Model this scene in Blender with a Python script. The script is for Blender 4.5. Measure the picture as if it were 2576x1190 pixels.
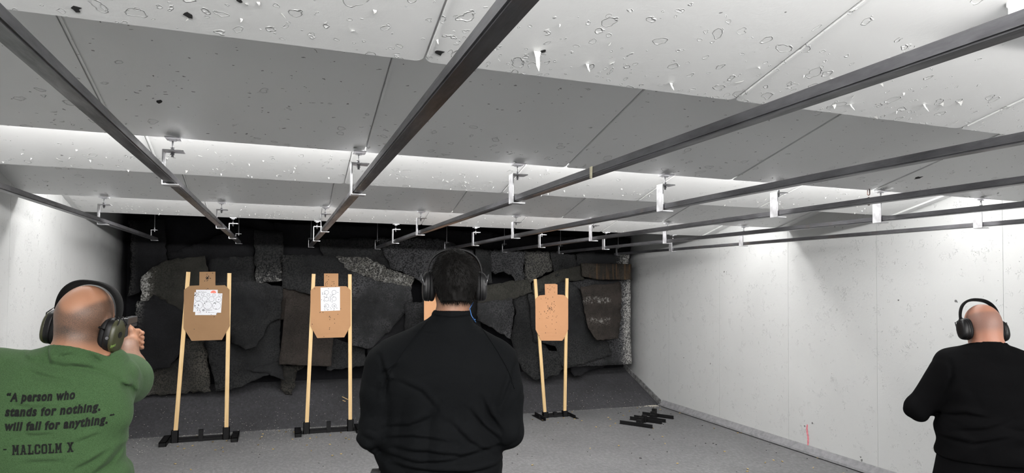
import bpy, bmesh, math, random
import numpy as np
from mathutils import Vector, Matrix
from mathutils.bvhtree import BVHTree

for o in list(bpy.data.objects):
    bpy.data.objects.remove(o)
SC = bpy.context.scene
COL = SC.collection
R = math.radians
rnd = random.Random(7)

# ------------------------------------------------------------------ camera, world, lamps, exposure
EYE = 1.70
FPX, YAW, PIT, ROLL, SHY = 1622.45, R(19.685), R(1.621), R(0.505), 70.97
F_ = np.array([math.sin(YAW) * math.cos(PIT), math.cos(YAW) * math.cos(PIT), math.sin(PIT)])
R0_ = np.array([math.cos(YAW), -math.sin(YAW), 0.0])
U0_ = np.cross(R0_, F_)
R_ = math.cos(ROLL) * R0_ + math.sin(ROLL) * U0_
U_ = -math.sin(ROLL) * R0_ + math.cos(ROLL) * U0_
cam_d = bpy.data.cameras.new('camera')
cam_d.sensor_width = 36.0
cam_d.lens = 36.0 * FPX / 2576.0
cam_d.shift_y = SHY / 2576.0
cam_d.clip_start = 0.02
cam = bpy.data.objects.new('camera', cam_d)
COL.objects.link(cam)
M4 = Matrix.Identity(4)
for i in range(3):
    M4[i][0], M4[i][1], M4[i][2] = R_[i], U_[i], -F_[i]
M4[2][3] = EYE
cam.matrix_world = M4
SC.camera = cam

SC.view_settings.view_transform = 'Standard'
SC.view_settings.look = 'None'
SC.view_settings.gamma = 1.0
SC.view_settings.exposure = 0.66
SC.cycles.use_denoising = True
SC.cycles.max_bounces = 6
SC.cycles.diffuse_bounces = 4
world = bpy.data.worlds.new('world')
world.use_nodes = True
world.node_tree.nodes['Background'].inputs[0].default_value = (0.6, 0.63, 0.68, 1)
world.node_tree.nodes['Background'].inputs[1].default_value = 0.3
SC.world = world

EDGE = [-2.2, -0.9, 0.40, 1.734, 3.062, 4.10, 5.457, 6.734]   # lower (far) edges of the overlapping baffle rows
H = 2.305                                                   # height of those edges
SLOPE = 0.25
XL, XR, YB, YRAMP = -1.75, 5.052, 8.90, 7.916

def lamp(name, loc, d, sx, sy, watts, col=(1, 0.985, 0.97), spread=180):
    l = bpy.data.lights.new(name, 'AREA')
    l.shape = 'RECTANGLE'; l.size = sx; l.size_y = sy; l.energy = watts; l.color = col; l.spread = R(spread)
    o = bpy.data.objects.new(name, l)
    o.location = loc
    o.rotation_euler = Vector(d).to_track_quat('-Z', 'Y').to_euler()
    COL.objects.link(o)
    return o
for yk, w, dy in ((-2.2, 120, .09), (0.40, 135, .09), (3.062, 120, .09), (5.457, 115, .09)):
    lamp('tube_lamp', ((XL + XR) / 2, yk + dy, H + .12), (0, .92, .38), 6.3, .05, w * .62)
    lamp('tube_lamp', ((XL + XR) / 2, yk + dy, H + .115), (0, .35, -.93), 6.3, .05, w * .38)

# ------------------------------------------------------------------ pixel helpers (a point of the photo at a real distance)
def ray(px, py):
    c = ((px - 1288) / FPX, -(py - 595 - SHY) / FPX)
    return c[0] * R_ + c[1] * U_ + F_
def onY(px, py, Y):
    d = ray(px, py); v = d * (Y / d[1]); return np.array([v[0], v[1], v[2] + EYE])
def onX(px, py, X):
    d = ray(px, py); v = d * (X / d[0]); return np.array([v[0], v[1], v[2] + EYE])
def onZ(px, py, Z):
    d = ray(px, py); v = d * ((Z - EYE) / d[2]); return np.array([v[0], v[1], v[2] + EYE])
def at(px, py, D):
    d = ray(px, py); v = d * (D / math.hypot(d[0], d[1])); return np.array([v[0], v[1], v[2] + EYE])

# ------------------------------------------------------------------ object helpers
def obj(name, bm, m, parent=None, smooth=False, kind=None):
    me = bpy.data.meshes.new(name)
    if smooth:
        for f in bm.faces: f.smooth = True
    bm.normal_update()
    bm.to_mesh(me); bm.free()
    o = bpy.data.objects.new(name, me)
    if m is not None:
        for q in (m if isinstance(m, (list, tuple)) else [m]): me.materials.append(q)
    COL.objects.link(o)
    if parent is not None: o.parent = parent
    if kind: o['kind'] = kind
    return o
def empty(name, loc=(0, 0, 0), rz=0):
    o = bpy.data.objects.new(name, None)
    o.empty_display_size = .1
    o.location = loc; o.rotation_euler = (0, 0, rz)
    COL.objects.link(o)
    return o
def tag(o, label, cat, group=None):
    o['label'] = label; o['category'] = cat
    if group: o['group'] = group
    return o
def copy_tree(o, parent=None):
    c = o.copy(); COL.objects.link(c)
    if parent is not None: c.parent = parent
    for ch in list(o.children): copy_tree(ch, c)
    return c
def BM(): return bmesh.new()
def box(bm, x0, x1, y0, y1, z0, z1, M=None):
    vs = [bm.verts.new((x, y, z)) for x in (x0, x1) for y in (y0, y1) for z in (z0, z1)]
    for a in ((0, 1, 3, 2), (4, 6, 7, 5), (0, 4, 5, 1), (2, 3, 7, 6), (0, 2, 6, 4), (1, 5, 7, 3)):
        bm.faces.new([vs[i] for i in a])
    if M is not None: bmesh.ops.transform(bm, matrix=M, verts=vs)
    return vs
def frame(d, up=(0, 0, 1)):
    d = Vector(d).normalized(); u = Vector(up)
    if abs(d.dot(u)) > .98: u = Vector((1, 0, 0))
    x = d.cross(u).normalized(); y = x.cross(d).normalized()
    return x, y, d
def tube(bm, pts, r, n=8, cap=True):
    pts = [Vector(p) for p in pts]; rings = []
    x = None
    for i, p in enumerate(pts):
        d = (pts[min(i + 1, len(pts) - 1)] - pts[max(i - 1, 0)]).normalized()
        if x is None: x, y, _ = frame(d)
        else:
            x = (x - d * x.dot(d)).normalized(); y = d.cross(x)
        rr = r[i] if isinstance(r, (list, tuple)) else r
        rings.append([bm.verts.new(p + x * math.cos(2 * math.pi * k / n) * rr + y * math.sin(2 * math.pi * k / n) * rr) for k in range(n)])
    for a, b in zip(rings[:-1], rings[1:]):
        for k in range(n):
            bm.faces.new((a[k], a[(k + 1) % n], b[(k + 1) % n], b[k]))
    if cap:
        bm.faces.new(rings[0][::-1]); bm.faces.new(rings[-1])
    return rings
def bar(bm, a, b, w, h, up=(0, 0, 1)):
    a, b = Vector(a), Vector(b); x, y, d = frame(b - a, up)
    vs = []
    for p in (a, b):
        vs.append([bm.verts.new(p + x * sx * w / 2 + y * sy * h / 2) for sx, sy in ((-1, -1), (1, -1), (1, 1), (-1, 1))])
    for k in range(4):
        bm.faces.new((vs[0][k], vs[0][(k + 1) % 4], vs[1][(k + 1) % 4], vs[1][k]))
    bm.faces.new(vs[0][::-1]); bm.faces.new(vs[1])
def prism(bm, poly, n, t):
    """poly: list of 3d points (planar); extruded along n by t"""
    n = Vector(n) * t
    a = [bm.verts.new(Vector(p)) for p in poly]; b = [bm.verts.new(Vector(p) + n) for p in poly]
    f1 = bm.faces.new(a[::-1]); f2 = bm.faces.new(b)
    k = len(a)
    for i in range(k): bm.faces.new((a[i], a[(i + 1) % k], b[(i + 1) % k], b[i]))
    return a, b
def disc(bm, c, n, r, k=10, jit=0.0, t=0.0006):
    x, y, d = frame(n)
    pts = []
    for i in range(k):
        rr = r * (1 + jit * (rnd.random() - .5)); an = 2 * math.pi * i / k
        pts.append(Vector(c) + x * math.cos(an) * rr + y * math.sin(an) * rr)
    prism(bm, pts, d, t)
def bevelled(bm, w=.003, seg=1):
    bmesh.ops.bevel(bm, geom=list(bm.edges), offset=w, segments=seg, affect='EDGES', profile=.5)

# ------------------------------------------------------------------ materials
class NT:
    def __init__(s, name):
        s.m = bpy.data.materials.new(name); s.m.use_nodes = True
        s.t = s.m.node_tree; s.b = s.t.nodes['Principled BSDF']; s.tc = None
    def n(s, typ, ins=None, **kw):
        q = s.t.nodes.new(typ)
        for k, v in kw.items(): setattr(q, k, v)
        for k, v in (ins or {}).items():
            if hasattr(v, 'is_output'): s.t.links.new(v, q.inputs[k])
            else: q.inputs[k].default_value = v
        return q
    def obj(s):
        if s.tc is None: s.tc = s.n('ShaderNodeTexCoord').outputs['Object']
        return s.tc
    def map(s, scale=(1, 1, 1), rot=(0, 0, 0), loc=(0, 0, 0), vec=None):
        return s.n('ShaderNodeMapping', {'Vector': vec or s.obj(), 'Scale': scale, 'Rotation': rot, 'Location': loc}).outputs[0]
    def noise(s, scale, detail=4, rough=.55, vec=None, out=0, dist=0.0):
        return s.n('ShaderNodeTexNoise', {'Vector': vec or s.obj(), 'Scale': scale, 'Detail': detail, 'Roughness': rough, 'Distortion': dist}).outputs[out]
    def vor(s, scale, vec=None, feature='F1', rand=1.0):
        return s.n('ShaderNodeTexVoronoi', {'Vector': vec or s.obj(), 'Scale': scale, 'Randomness': rand}, feature=feature)
    def ramp(s, fac, stops, interp='LINEAR'):
        q = s.n('ShaderNodeValToRGB', {'Fac': fac}); e = q.color_ramp.elements; q.color_ramp.interpolation = interp
        while len(e) < len(stops): e.new(.5)
        for el, (p, c) in zip(e, stops):
            el.position = p; el.color = (c, c, c, 1) if isinstance(c, (int, float)) else (*c, 1)
        return q.outputs[0]
    def mix(s, fac, a, b, blend='MIX'):
        q = s.n('ShaderNodeMix', data_type='RGBA', blend_type=blend)
        for k, v in ((0, fac), (6, a), (7, b)):
            if hasattr(v, 'is_output'): s.t.links.new(v, q.inputs[k])
            else: q.inputs[k].default_value = (*v, 1) if isinstance(v, tuple) and len(v) == 3 else v
        return q.outputs[2]
    def math(s, op, a, b=0.0, clamp=False):
        q = s.n('ShaderNodeMath', operation=op, use_clamp=clamp)
        for k, v in ((0, a), (1, b)):
            if hasattr(v, 'is_output'): s.t.links.new(v, q.inputs[k])
            else: q.inputs[k].default_value = v
        return q.outputs[0]
    def attr(s, name):
        return s.n('ShaderNodeAttribute', attribute_name=name).outputs['Fac']
    def bump(s, h, dist, strength=1.0, prev=None):
        ins = {'Height': h, 'Distance': dist, 'Strength': strength}
        if prev is not None: ins['Normal'] = prev
        return s.n('ShaderNodeBump', ins).outputs[0]
    def set(s, color=None, rough=None, metal=None, normal=None, spec=None, emit=None, estr=0):
        for k, v in (('Base Color', color), ('Roughness', rough), ('Metallic', metal), ('Normal', normal), ('Specular IOR Level', spec), ('Emission Color', emit)):
            if v is None: continue
            if hasattr(v, 'is_output'): s.t.links.new(v, s.b.inputs[k])
            else: s.b.inputs[k].default_value = (*v, 1) if isinstance(v, tuple) else v
        if emit is not None: s.b.inputs['Emission Strength'].default_value = estr
        return s.m

def simple(name, c, rough=.5, metal=0.0, spec=.5, var=.12, scale=30, bump=.0):
    t = NT(name); n = t.noise(scale)
    lo = tuple(x * (1 - var) for x in c); hi = tuple(min(1, x * (1 + var)) for x in c)
    col = t.mix(t.ramp(n, [(.35, 0), (.65, 1)]), lo, hi)
    return t.set(col, rough, metal, t.bump(n, bump) if bump else None, spec)

def paint(name, base, crack_scale, pits, ring_amt, dens=None, sheen=.45, cracks=.5, soot=None, fine2=False):
    """old flaking wall paint: orange peel, curled chips (rings), dark pits and hairline cracks"""
    t = NT(name); o = t.obj()
    warp = t.n('ShaderNodeVectorMath', {0: t.noise(14, 3, out=1), 1: (.5, .5, .5)}, operation='SUBTRACT').outputs[0]
    wv = t.n('ShaderNodeVectorMath', {0: warp, 'Scale': .07}, operation='SCALE').outputs[0]
    ov = t.n('ShaderNodeVectorMath', {0: o, 1: wv}, operation='ADD').outputs[0]
    d = t.attr(dens) if dens else None
    # chips
    v = t.vor(13, ov)
    cr = t.n('ShaderNodeSeparateColor', {0: v.outputs['Color']}).outputs
    rad = t.math('MULTIPLY_ADD', cr[1], .22); rad.node.inputs[2].default_value = .07
    inside = t.math('LESS_THAN', v.outputs['Distance'], rad)
    rim = t.ramp(t.math('MULTIPLY_ADD', t.math('SUBTRACT', v.outputs['Distance'], rad), 3.0), [(0, .36), (.40, .36), (.50, 1.0), (.57, .5), (1, .5)])
    rim.node.inputs[0].links[0].from_node.inputs[2].default_value = .5
    thr = t.math('MULTIPLY', d, ring_amt) if d is not None else ring_amt
    has = t.math('LESS_THAN', cr[0], thr)
    chip = t.math('MULTIPLY', inside, has)
    relief = t.math('MULTIPLY', t.math('SUBTRACT', rim, .5), has)
    if fine2:
        vb = t.vor(31, ov); cb = t.n('ShaderNodeSeparateColor', {0: vb.outputs['Color']}).outputs
        rb_ = t.math('MULTIPLY_ADD', cb[1], .26); rb_.node.inputs[2].default_value = .05
        xx = t.math('MULTIPLY_ADD', t.math('SUBTRACT', vb.outputs['Distance'], rb_), 2.2); xx.node.inputs[2].default_value = .5
        rim2 = t.ramp(xx, [(0, .40), (.38, .40), (.50, .9), (.58, .5), (1, .5)])
        h2 = t.math('LESS_THAN', cb[0], t.math('MULTIPLY', t.math('POWER', d, 1.6), 1.1))
        relief = t.math('ADD', relief, t.math('MULTIPLY', t.math('MULTIPLY', t.math('SUBTRACT', rim2, .5), h2), .6))
    # hairline cracks
    e = t.vor(crack_scale, t.n('ShaderNodeVectorMath', {0: o, 1: t.n('ShaderNodeVectorMath', {0: warp, 'Scale': .16}, operation='SCALE').outputs[0]}, operation='ADD').outputs[0], 'DISTANCE_TO_EDGE')
    line = t.math('LESS_THAN', e.outputs['Distance'], .03)
    mask = t.ramp(t.noise(7.5, 6, .8), [(.56, 0), (.62, 1)])
    if cracks == 0: mask = t.math('MULTIPLY', mask, 0.0)
    crack = t.math('MULTIPLY', line, mask)
    # pits
    pv = t.vor(46, t.map((.5, 1.0, 1.0), vec=ov))
    pc = t.n('ShaderNodeSeparateColor', {0: pv.outputs['Color']}).outputs
    pr = t.math('MULTIPLY', pc[2], .18)
    pth = t.math('MULTIPLY', t.ramp(t.noise(1.7, 3), [(.35, .2), (.65, 1)]), pits)
    pit = t.math('MULTIPLY', t.math('LESS_THAN', pv.outputs['Distance'], pr), t.math('LESS_THAN', pc[0], pth))
    fine = t.noise(160, 3)
    c = t.mix(t.ramp(t.noise(.9, 5, .6), [(.3, 0), (.7, 1)]), tuple(x * .93 for x in base), base)
    c = t.mix(t.math('MULTIPLY', chip, .22), c, tuple(x * .75 for x in base))
    c = t.mix(t.math('MULTIPLY', crack, cracks), c, (.25, .25, .25))
    c = t.mix(t.math('MULTIPLY', pit, .8), c, (.10, .10, .10))
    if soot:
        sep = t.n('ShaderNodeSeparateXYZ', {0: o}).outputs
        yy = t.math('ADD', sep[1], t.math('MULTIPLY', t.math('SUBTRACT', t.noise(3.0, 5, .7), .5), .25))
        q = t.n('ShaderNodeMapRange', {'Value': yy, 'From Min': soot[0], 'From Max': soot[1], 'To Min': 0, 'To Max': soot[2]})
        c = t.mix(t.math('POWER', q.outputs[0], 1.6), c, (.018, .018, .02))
    b = t.bump(fine, .00025)
    b = t.bump(t.noise(48, 3), .0012 if soot else .0004, 1, b)
    b = t.bump(relief, .006, 1.0, b)
    b = t.bump(t.math('MULTIPLY', t.math('ADD', t.math('MULTIPLY', pit, 1.5), crack), -1.0), .003, 1.0, b)
    return t.set(c, .5, 0, b, sheen)

M = {}
M['ceil'] = paint('ceiling_paint', (.72, .725, .72), 9, .10, 1.7, 'wear', cracks=.0, fine2=True)
M['ceil_pitted'] = paint('ceiling_paint_pitted', (.72, .725, .72), 9, 1.0, .9, 'wear', cracks=.0)  # same base colour as the other rows, with many more dark pits
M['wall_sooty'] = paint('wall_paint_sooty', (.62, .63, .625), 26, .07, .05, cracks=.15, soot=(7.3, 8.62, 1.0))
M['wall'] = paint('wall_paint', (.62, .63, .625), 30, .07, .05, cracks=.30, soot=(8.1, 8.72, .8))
M['ledtube'] = NT('tube_glow').set((1, 1, 1), .4, emit=(1, 1, 1), estr=2.5)
M['white_enamel'] = simple('white_enamel', (.8, .8, .8), .4)
M['hole'] = simple('torn_hole_black', (.012, .012, .012), .9)
M['flake'] = simple('peeled_paint', (.62, .62, .60), .6)
M['dark_void'] = simple('flat_black', (.012, .012, .014), .95, spec=.1)  # plain black for the back wall and the far ceiling
def metal_worn():
    t = NT('rail_steel'); n = t.noise(7, 6, .7, t.map((1, .25, 1))); n2 = t.noise(60, 4, .6, t.map((1, .1, 1)))
    c = t.mix(t.ramp(n, [(.35, 0), (.7, 1)]), (.08, .08, .085), (.24, .24, .255))
    c = t.mix(t.math('MULTIPLY', t.ramp(t.noise(3.1, 5, .7), [(.6, 0), (.72, 1)]), .5), c, (.16, .11, .07))
    r = t.ramp(n2, [(.3, .28), (.7, .48)])
    return t.set(c, r, .8, t.bump(n2, .0006), .5)
M['rail'] = metal_worn()
M['zinc'] = simple('zinc_bracket', (.62, .62, .64), .38, .6, var=.2, scale=25, bump=.0006)
M['bolt'] = simple('bolt_steel', (.30, .30, .31), .4, .7)
def floor_mat(name, a, b, s=1.0):
    t = NT(name)
    n = t.noise(1.1, 6, .65); n2 = t.noise(34, 5, .75, t.map((1, .55, 1), (0, 0, .5))); n3 = t.noise(140, 3, .7)
    c = t.mix(t.ramp(n, [(.3, 0), (.7, 1)]), a, b)
    c = t.mix(t.math('MULTIPLY', t.ramp(n2, [(.44, 1), (.60, 0)]), .42), c, tuple(x * .45 for x in a))
    c = t.mix(t.math('MULTIPLY', t.ramp(n3, [(.58, 0), (.68, 1)]), .25), c, tuple(min(1, x * 1.7) for x in b))
    v = t.vor(26); cc = t.n('ShaderNodeSeparateColor', {0: v.outputs['Color']}).outputs
    sp = t.math('MULTIPLY', t.math('LESS_THAN', v.outputs['Distance'], .07), t.math('LESS_THAN', cc[0], .07 * s))
    c = t.mix(sp, c, (.55, .54, .5))
    return t.set(c, .75, 0, t.bump(n2, .003, .8), .35)
M['floor'] = floor_mat('grey_floor', (.155, .157, .16), (.21, .212, .215))
M['ramp'] = floor_mat('ramp_rubber', (.040, .040, .043), (.078, .078, .085), 4)
M['base'] = simple('grey_cant_strip', (.24, .24, .25), .75, var=.16, scale=22, bump=.002)
M['black_steel'] = simple('black_powder_coat', (.0045, .0045, .005), .5, spec=.25)
def wood_mat():
    t = NT('pine'); w = t.noise(14, 4, .6, t.map((6, 6, .35)))
    c = t.mix(t.ramp(w, [(.35, 0), (.7, 1)]), (.56, .37, .165), (.67, .49, .26))
    k = t.vor(2.3, t.map((1, 1, 1.4))); c = t.mix(t.math('LESS_THAN', k.outputs['Distance'], .02), c, (.25, .13, .05))
    return t.set(c, .6, 0, t.bump(w, .0006))
M['pine'] = wood_mat()
def cardboard(name, a, b):
    t = NT(name); n = t.noise(5, 4); w = t.noise(90, 2, .5, t.map((.05, 1, 1)))
    c = t.mix(n, a, b)
    return t.set(c, .8, 0, t.bump(w, .0006), .2)
M['card_brown'] = cardboard('cardboard_brown', (.215, .127, .065), (.245, .147, .077))
M['card_orange'] = cardboard('cardboard_orange', (.43, .225, .115), (.47, .25, .132))
M['card_tan'] = cardboard('cardboard_tan', (.33, .185, .093), (.365, .205, .105))
M['paper'] = simple('paper', (.60, .61, .64), .7, var=.02)
M['ink'] = simple('black_ink', (.008, .0085, .008), .8, spec=.15)
M['ink_grey'] = simple('grey_ink', (.05, .05, .055), .7)
M['ink_red'] = simple('red_ink', (.75, .17, .12), .7)
M['red_spray'] = simple('red_spray', (.74, .24, .28), .7, var=.2, scale=40)
M['brass'] = simple('brass', (.70, .52, .24), .3, .9)
M['crumb_w'] = simple('pale_crumbs', (.55, .52, .45), .8)
M['crumb_b'] = simple('black_crumbs', (.015, .015, .015), .8)
M['tape'] = simple('masking_tape', (.62, .58, .42), .7)

def rubber(name, base, spk=(.20, .20, .19), amount=.0, tint=None, white=None, fine=1.0):
    """old rubber / carpet sheet: dark, pitted; amount = share of pale worn surface, white = attribute driven worn margin"""
    t = NT(name)
    n = t.noise(2.2, 6, .68); n2 = t.noise(75 * fine, 4, .7); n3 = t.noise(58, 3, .6)
    c = t.mix(t.ramp(n, [(.30, 0), (.72, 1)]), tuple(x * .45 for x in base), tuple(x * 2.1 for x in base))
    c = t.mix(t.math('MULTIPLY', t.ramp(n2, [(.52, 0), (.66, 1)]), .55), c, tuple(x * 2.2 + .003 for x in base))
    if tint is not None:
        st = t.noise(3.0, 3, .6, t.map((9, 1, .55)))
        c = t.mix(t.math('MULTIPLY', t.ramp(st, [(.50, 0), (.66, 1)]), .8), c, tint)
    w = t.attr('worn')
    pit = t.ramp(n3, [(.47, 0), (.51, 1)])
    lvl = t.math('ADD', t.math('MULTIPLY', t.ramp(t.noise(1.6, 4, .6), [(.38, 0), (.62, 1)]), amount), w)
    k = t.math('MULTIPLY', lvl, pit, True)
    wt = t.math('MULTIPLY', t.ramp(t.math('ADD', t.noise(24, 4, .65), t.math('MULTIPLY', w, .52)), [(.74, 0), (1.0, 1)]), t.math('MULTIPLY_ADD', pit, .8))
    wt.node.inputs[1].links[0].from_node.inputs[2].default_value = .2
    c = t.mix(k, c, spk)
    c = t.mix(wt, c, (.34, .335, .32))
    return t.set(c, .85, 0, t.bump(n3, .004, .7, t.bump(n2, .003)), .25)
M['rb'] = rubber('rubber_black', (.005, .005, .006))
M['rb2'] = rubber('rubber_charcoal', (.008, .0083, .009), (.055, .055, .053), .35)
M['rol'] = rubber('rubber_olive', (.016, .0155, .013), (.055, .054, .046), .5)
M['rsp'] = rubber('rubber_speckled', (.016, .016, .016), (.105, .102, .092), .85)
M['rgr'] = rubber('rubber_grey_worn', (.012, .0122, .013), (.085, .085, .09), .7)
M['rbr'] = rubber('rubber_brown', (.018, .0145, .0125), (.05, .043, .037), .4)
M['ror'] = rubber('rubber_rusty', (.016, .014, .012), (.08, .07, .055), .5, (.11, .06, .025))
M['shag'] = rubber('rubber_shredded', (.013, .0125, .0115), (.12, .11, .09), .4, fine=.45)

def fabric(name, c, scale=900, hi=1.35, rough=.9, sheen=.06):
    t = NT(name); n = t.noise(scale, 2, .6); n2 = t.noise(6, 4)
    col = t.mix(t.ramp(n, [(.3, 0), (.7, 1)]), tuple(x * .72 for x in c), tuple(x * hi for x in c))
    col = t.mix(t.math('MULTIPLY', n2, .25), col, tuple(x * .8 for x in c))
    m = t.set(col, rough, 0, t.bump(n, .0008, .6), .05)
    t.b.inputs['Sheen Weight'].default_value = sheen; t.b.inputs['Sheen Roughness'].default_value = .5
    return m
M['green'] = fabric('green_cotton', (.041, .079, .033), 420, 1.45)
M['blackknit'] = fabric('black_jersey', (.0045, .005, .0056), 700, 1.3, .8, .0)
M['blackwool'] = fabric('black_wool', (.0032, .0032, .0036), 700, 1.3, .9, .0)
M['trouser'] = fabric('dark_trousers', (.004, .004, .0045), 500, 1.4, .9, .0)
M['boot'] = simple('black_boot', (.02, .02, .02), .6)
def skin(name, a, b, stub):
    t = NT(name); n = t.noise(9, 4); f = t.noise(650, 2, .7)
    c = t.mix(n, a, b)
    w = t.attr('stubble')
    k = t.math('MULTIPLY', w, t.ramp(f, [(.34, 1), (.66, .45)]), True)
    c = t.mix(k, c, stub)
    m = t.set(c, .48, 0, t.bump(t.noise(300, 2), .0004), .45)
    t.b.inputs['Subsurface Weight'].default_value = .06; t.b.inputs['Subsurface Radius'].default_value = (.01, .004, .002)
    return m
M['skinG'] = skin('skin_tan', (.31, .148, .085), (.36, .18, .108), (.045, .034, .027))
M['skinM'] = skin('skin_olive', (.26, .13, .078), (.31, .16, .098), (.02, .017, .015))
M['skinB'] = skin('skin_pink', (.36, .158, .102), (.40, .19, .125), (.17, .11, .095))
M['hair'] = simple('black_hair', (.004, .0036, .0033), .6, spec=.10, var=.4, scale=200)
M['mblack'] = simple('muff_black', (.005, .005, .0055), .42, var=.2, spec=.3)
M['mpad'] = simple('muff_pad', (.0045, .0045, .005), .6, spec=.25)
M['mcloth'] = fabric('band_cloth', (.006, .006, .006), 300, 1.5)
M['molive'] = simple('muff_olive', (.036, .037, .015), .36, var=.08)
M['mlogo'] = simple('green_logo', (.20, .34, .07), .5)
M['wire'] = simple('wire_steel', (.22, .22, .23), .3, .8)
M['blue'] = simple('blue_cord', (.05, .18, .48), .45)
M['lens'] = simple('smoke_lens', (.05, .05, .05), .1)
M['gun'] = simple('gun_slide', (.030, .030, .032), .35, .3)
M['polymer'] = simple('black_polymer', (.014, .014, .015), .6)

# ------------------------------------------------------------------ the room
def struct(name, bm, m, parent=None, **k):
    o = obj(name, bm, m, parent, **k)
    if parent is None: o['kind'] = 'structure'
    return o
SEAMS = [2.2, 3.283, 4.365, 5.442, 6.578, 7.667]
def side_wall(name, x, sgn, seams):
    bm = BM(); ys = [-3.0] + seams + [YB + .05]
    for a, b in zip(ys[:-1], ys[1:]):
        vs = box(bm, min(x, x + .1 * sgn), max(x, x + .1 * sgn), a + .0012, b - .0012, 0, 2.85)
    box(bm, min(x + .03 * sgn, x + .12 * sgn), max(x + .03 * sgn, x + .12 * sgn), -3, YB, 0, 2.85)
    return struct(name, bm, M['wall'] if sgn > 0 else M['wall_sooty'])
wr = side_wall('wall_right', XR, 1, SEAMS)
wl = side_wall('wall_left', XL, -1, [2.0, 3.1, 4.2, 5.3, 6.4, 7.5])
bm = BM(); box(bm, XL - .1, XR + .1, YB, YB + .1, 0, 2.85); struct('wall_back', bm, M['dark_void'])
bm = BM(); box(bm, XL - .1, XR + .1, -3.1, -3.0, 0, 2.85); struct('wall_front', bm, M['wall'])
bm = BM(); box(bm, XL - .1, XR + .1, -3.1, YRAMP - .016, -.1, 0); struct('floor', bm, M['floor'])
# sloping rubber ramp up to the curtain
bm = BM()
x0, x1 = XL, XR - .012
prism(bm, [(x0, YRAMP, -.02), (x0, YRAMP, .014), (x0, YB, .40), (x0, YB, -.02)], (1, 0, 0), x1 - x0)
struct('ramp', bm, M['ramp'], kind='structure')
# strip of wall edge along the ramp
bm = BM(); prism(bm, [(XR, YRAMP - .06, .0), (XR, YRAMP - .06, .075), (XR, YB, .47), (XR, YB, .40)], (-1, 0, 0), .014); struct('trim_1', bm, simple('ramp_edge', (.16, .16, .16), .8, var=.5, scale=20))
# cant strip along the right wall
bm = BM()
prism(bm, [(XR, 1.0, .010), (XR - .052, 1.0, .010), (XR - .048, 1.0, .030), (XR, 1.0, .085)], (0, 1, 0), YRAMP - .10 - 1.0)
bmesh.ops.bisect_plane(bm, geom=list(bm.verts) + list(bm.edges) + list(bm.faces), plane_co=(0, 4.4, 0), plane_no=(0, 1, 0))
struct('baseboard_right', bm, M['base'])
# upper ceiling over everything
bm = BM(); box(bm, XL - .1, XR + .1, -3.1, 6.4, 2.85, 2.95); struct('ceiling', bm, M['white_enamel'])
bm = BM(); box(bm, XL - .1, XR + .1, 6.4, YB + .1, 2.85, 2.95); struct('ceiling', bm, M['dark_void'])

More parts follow.
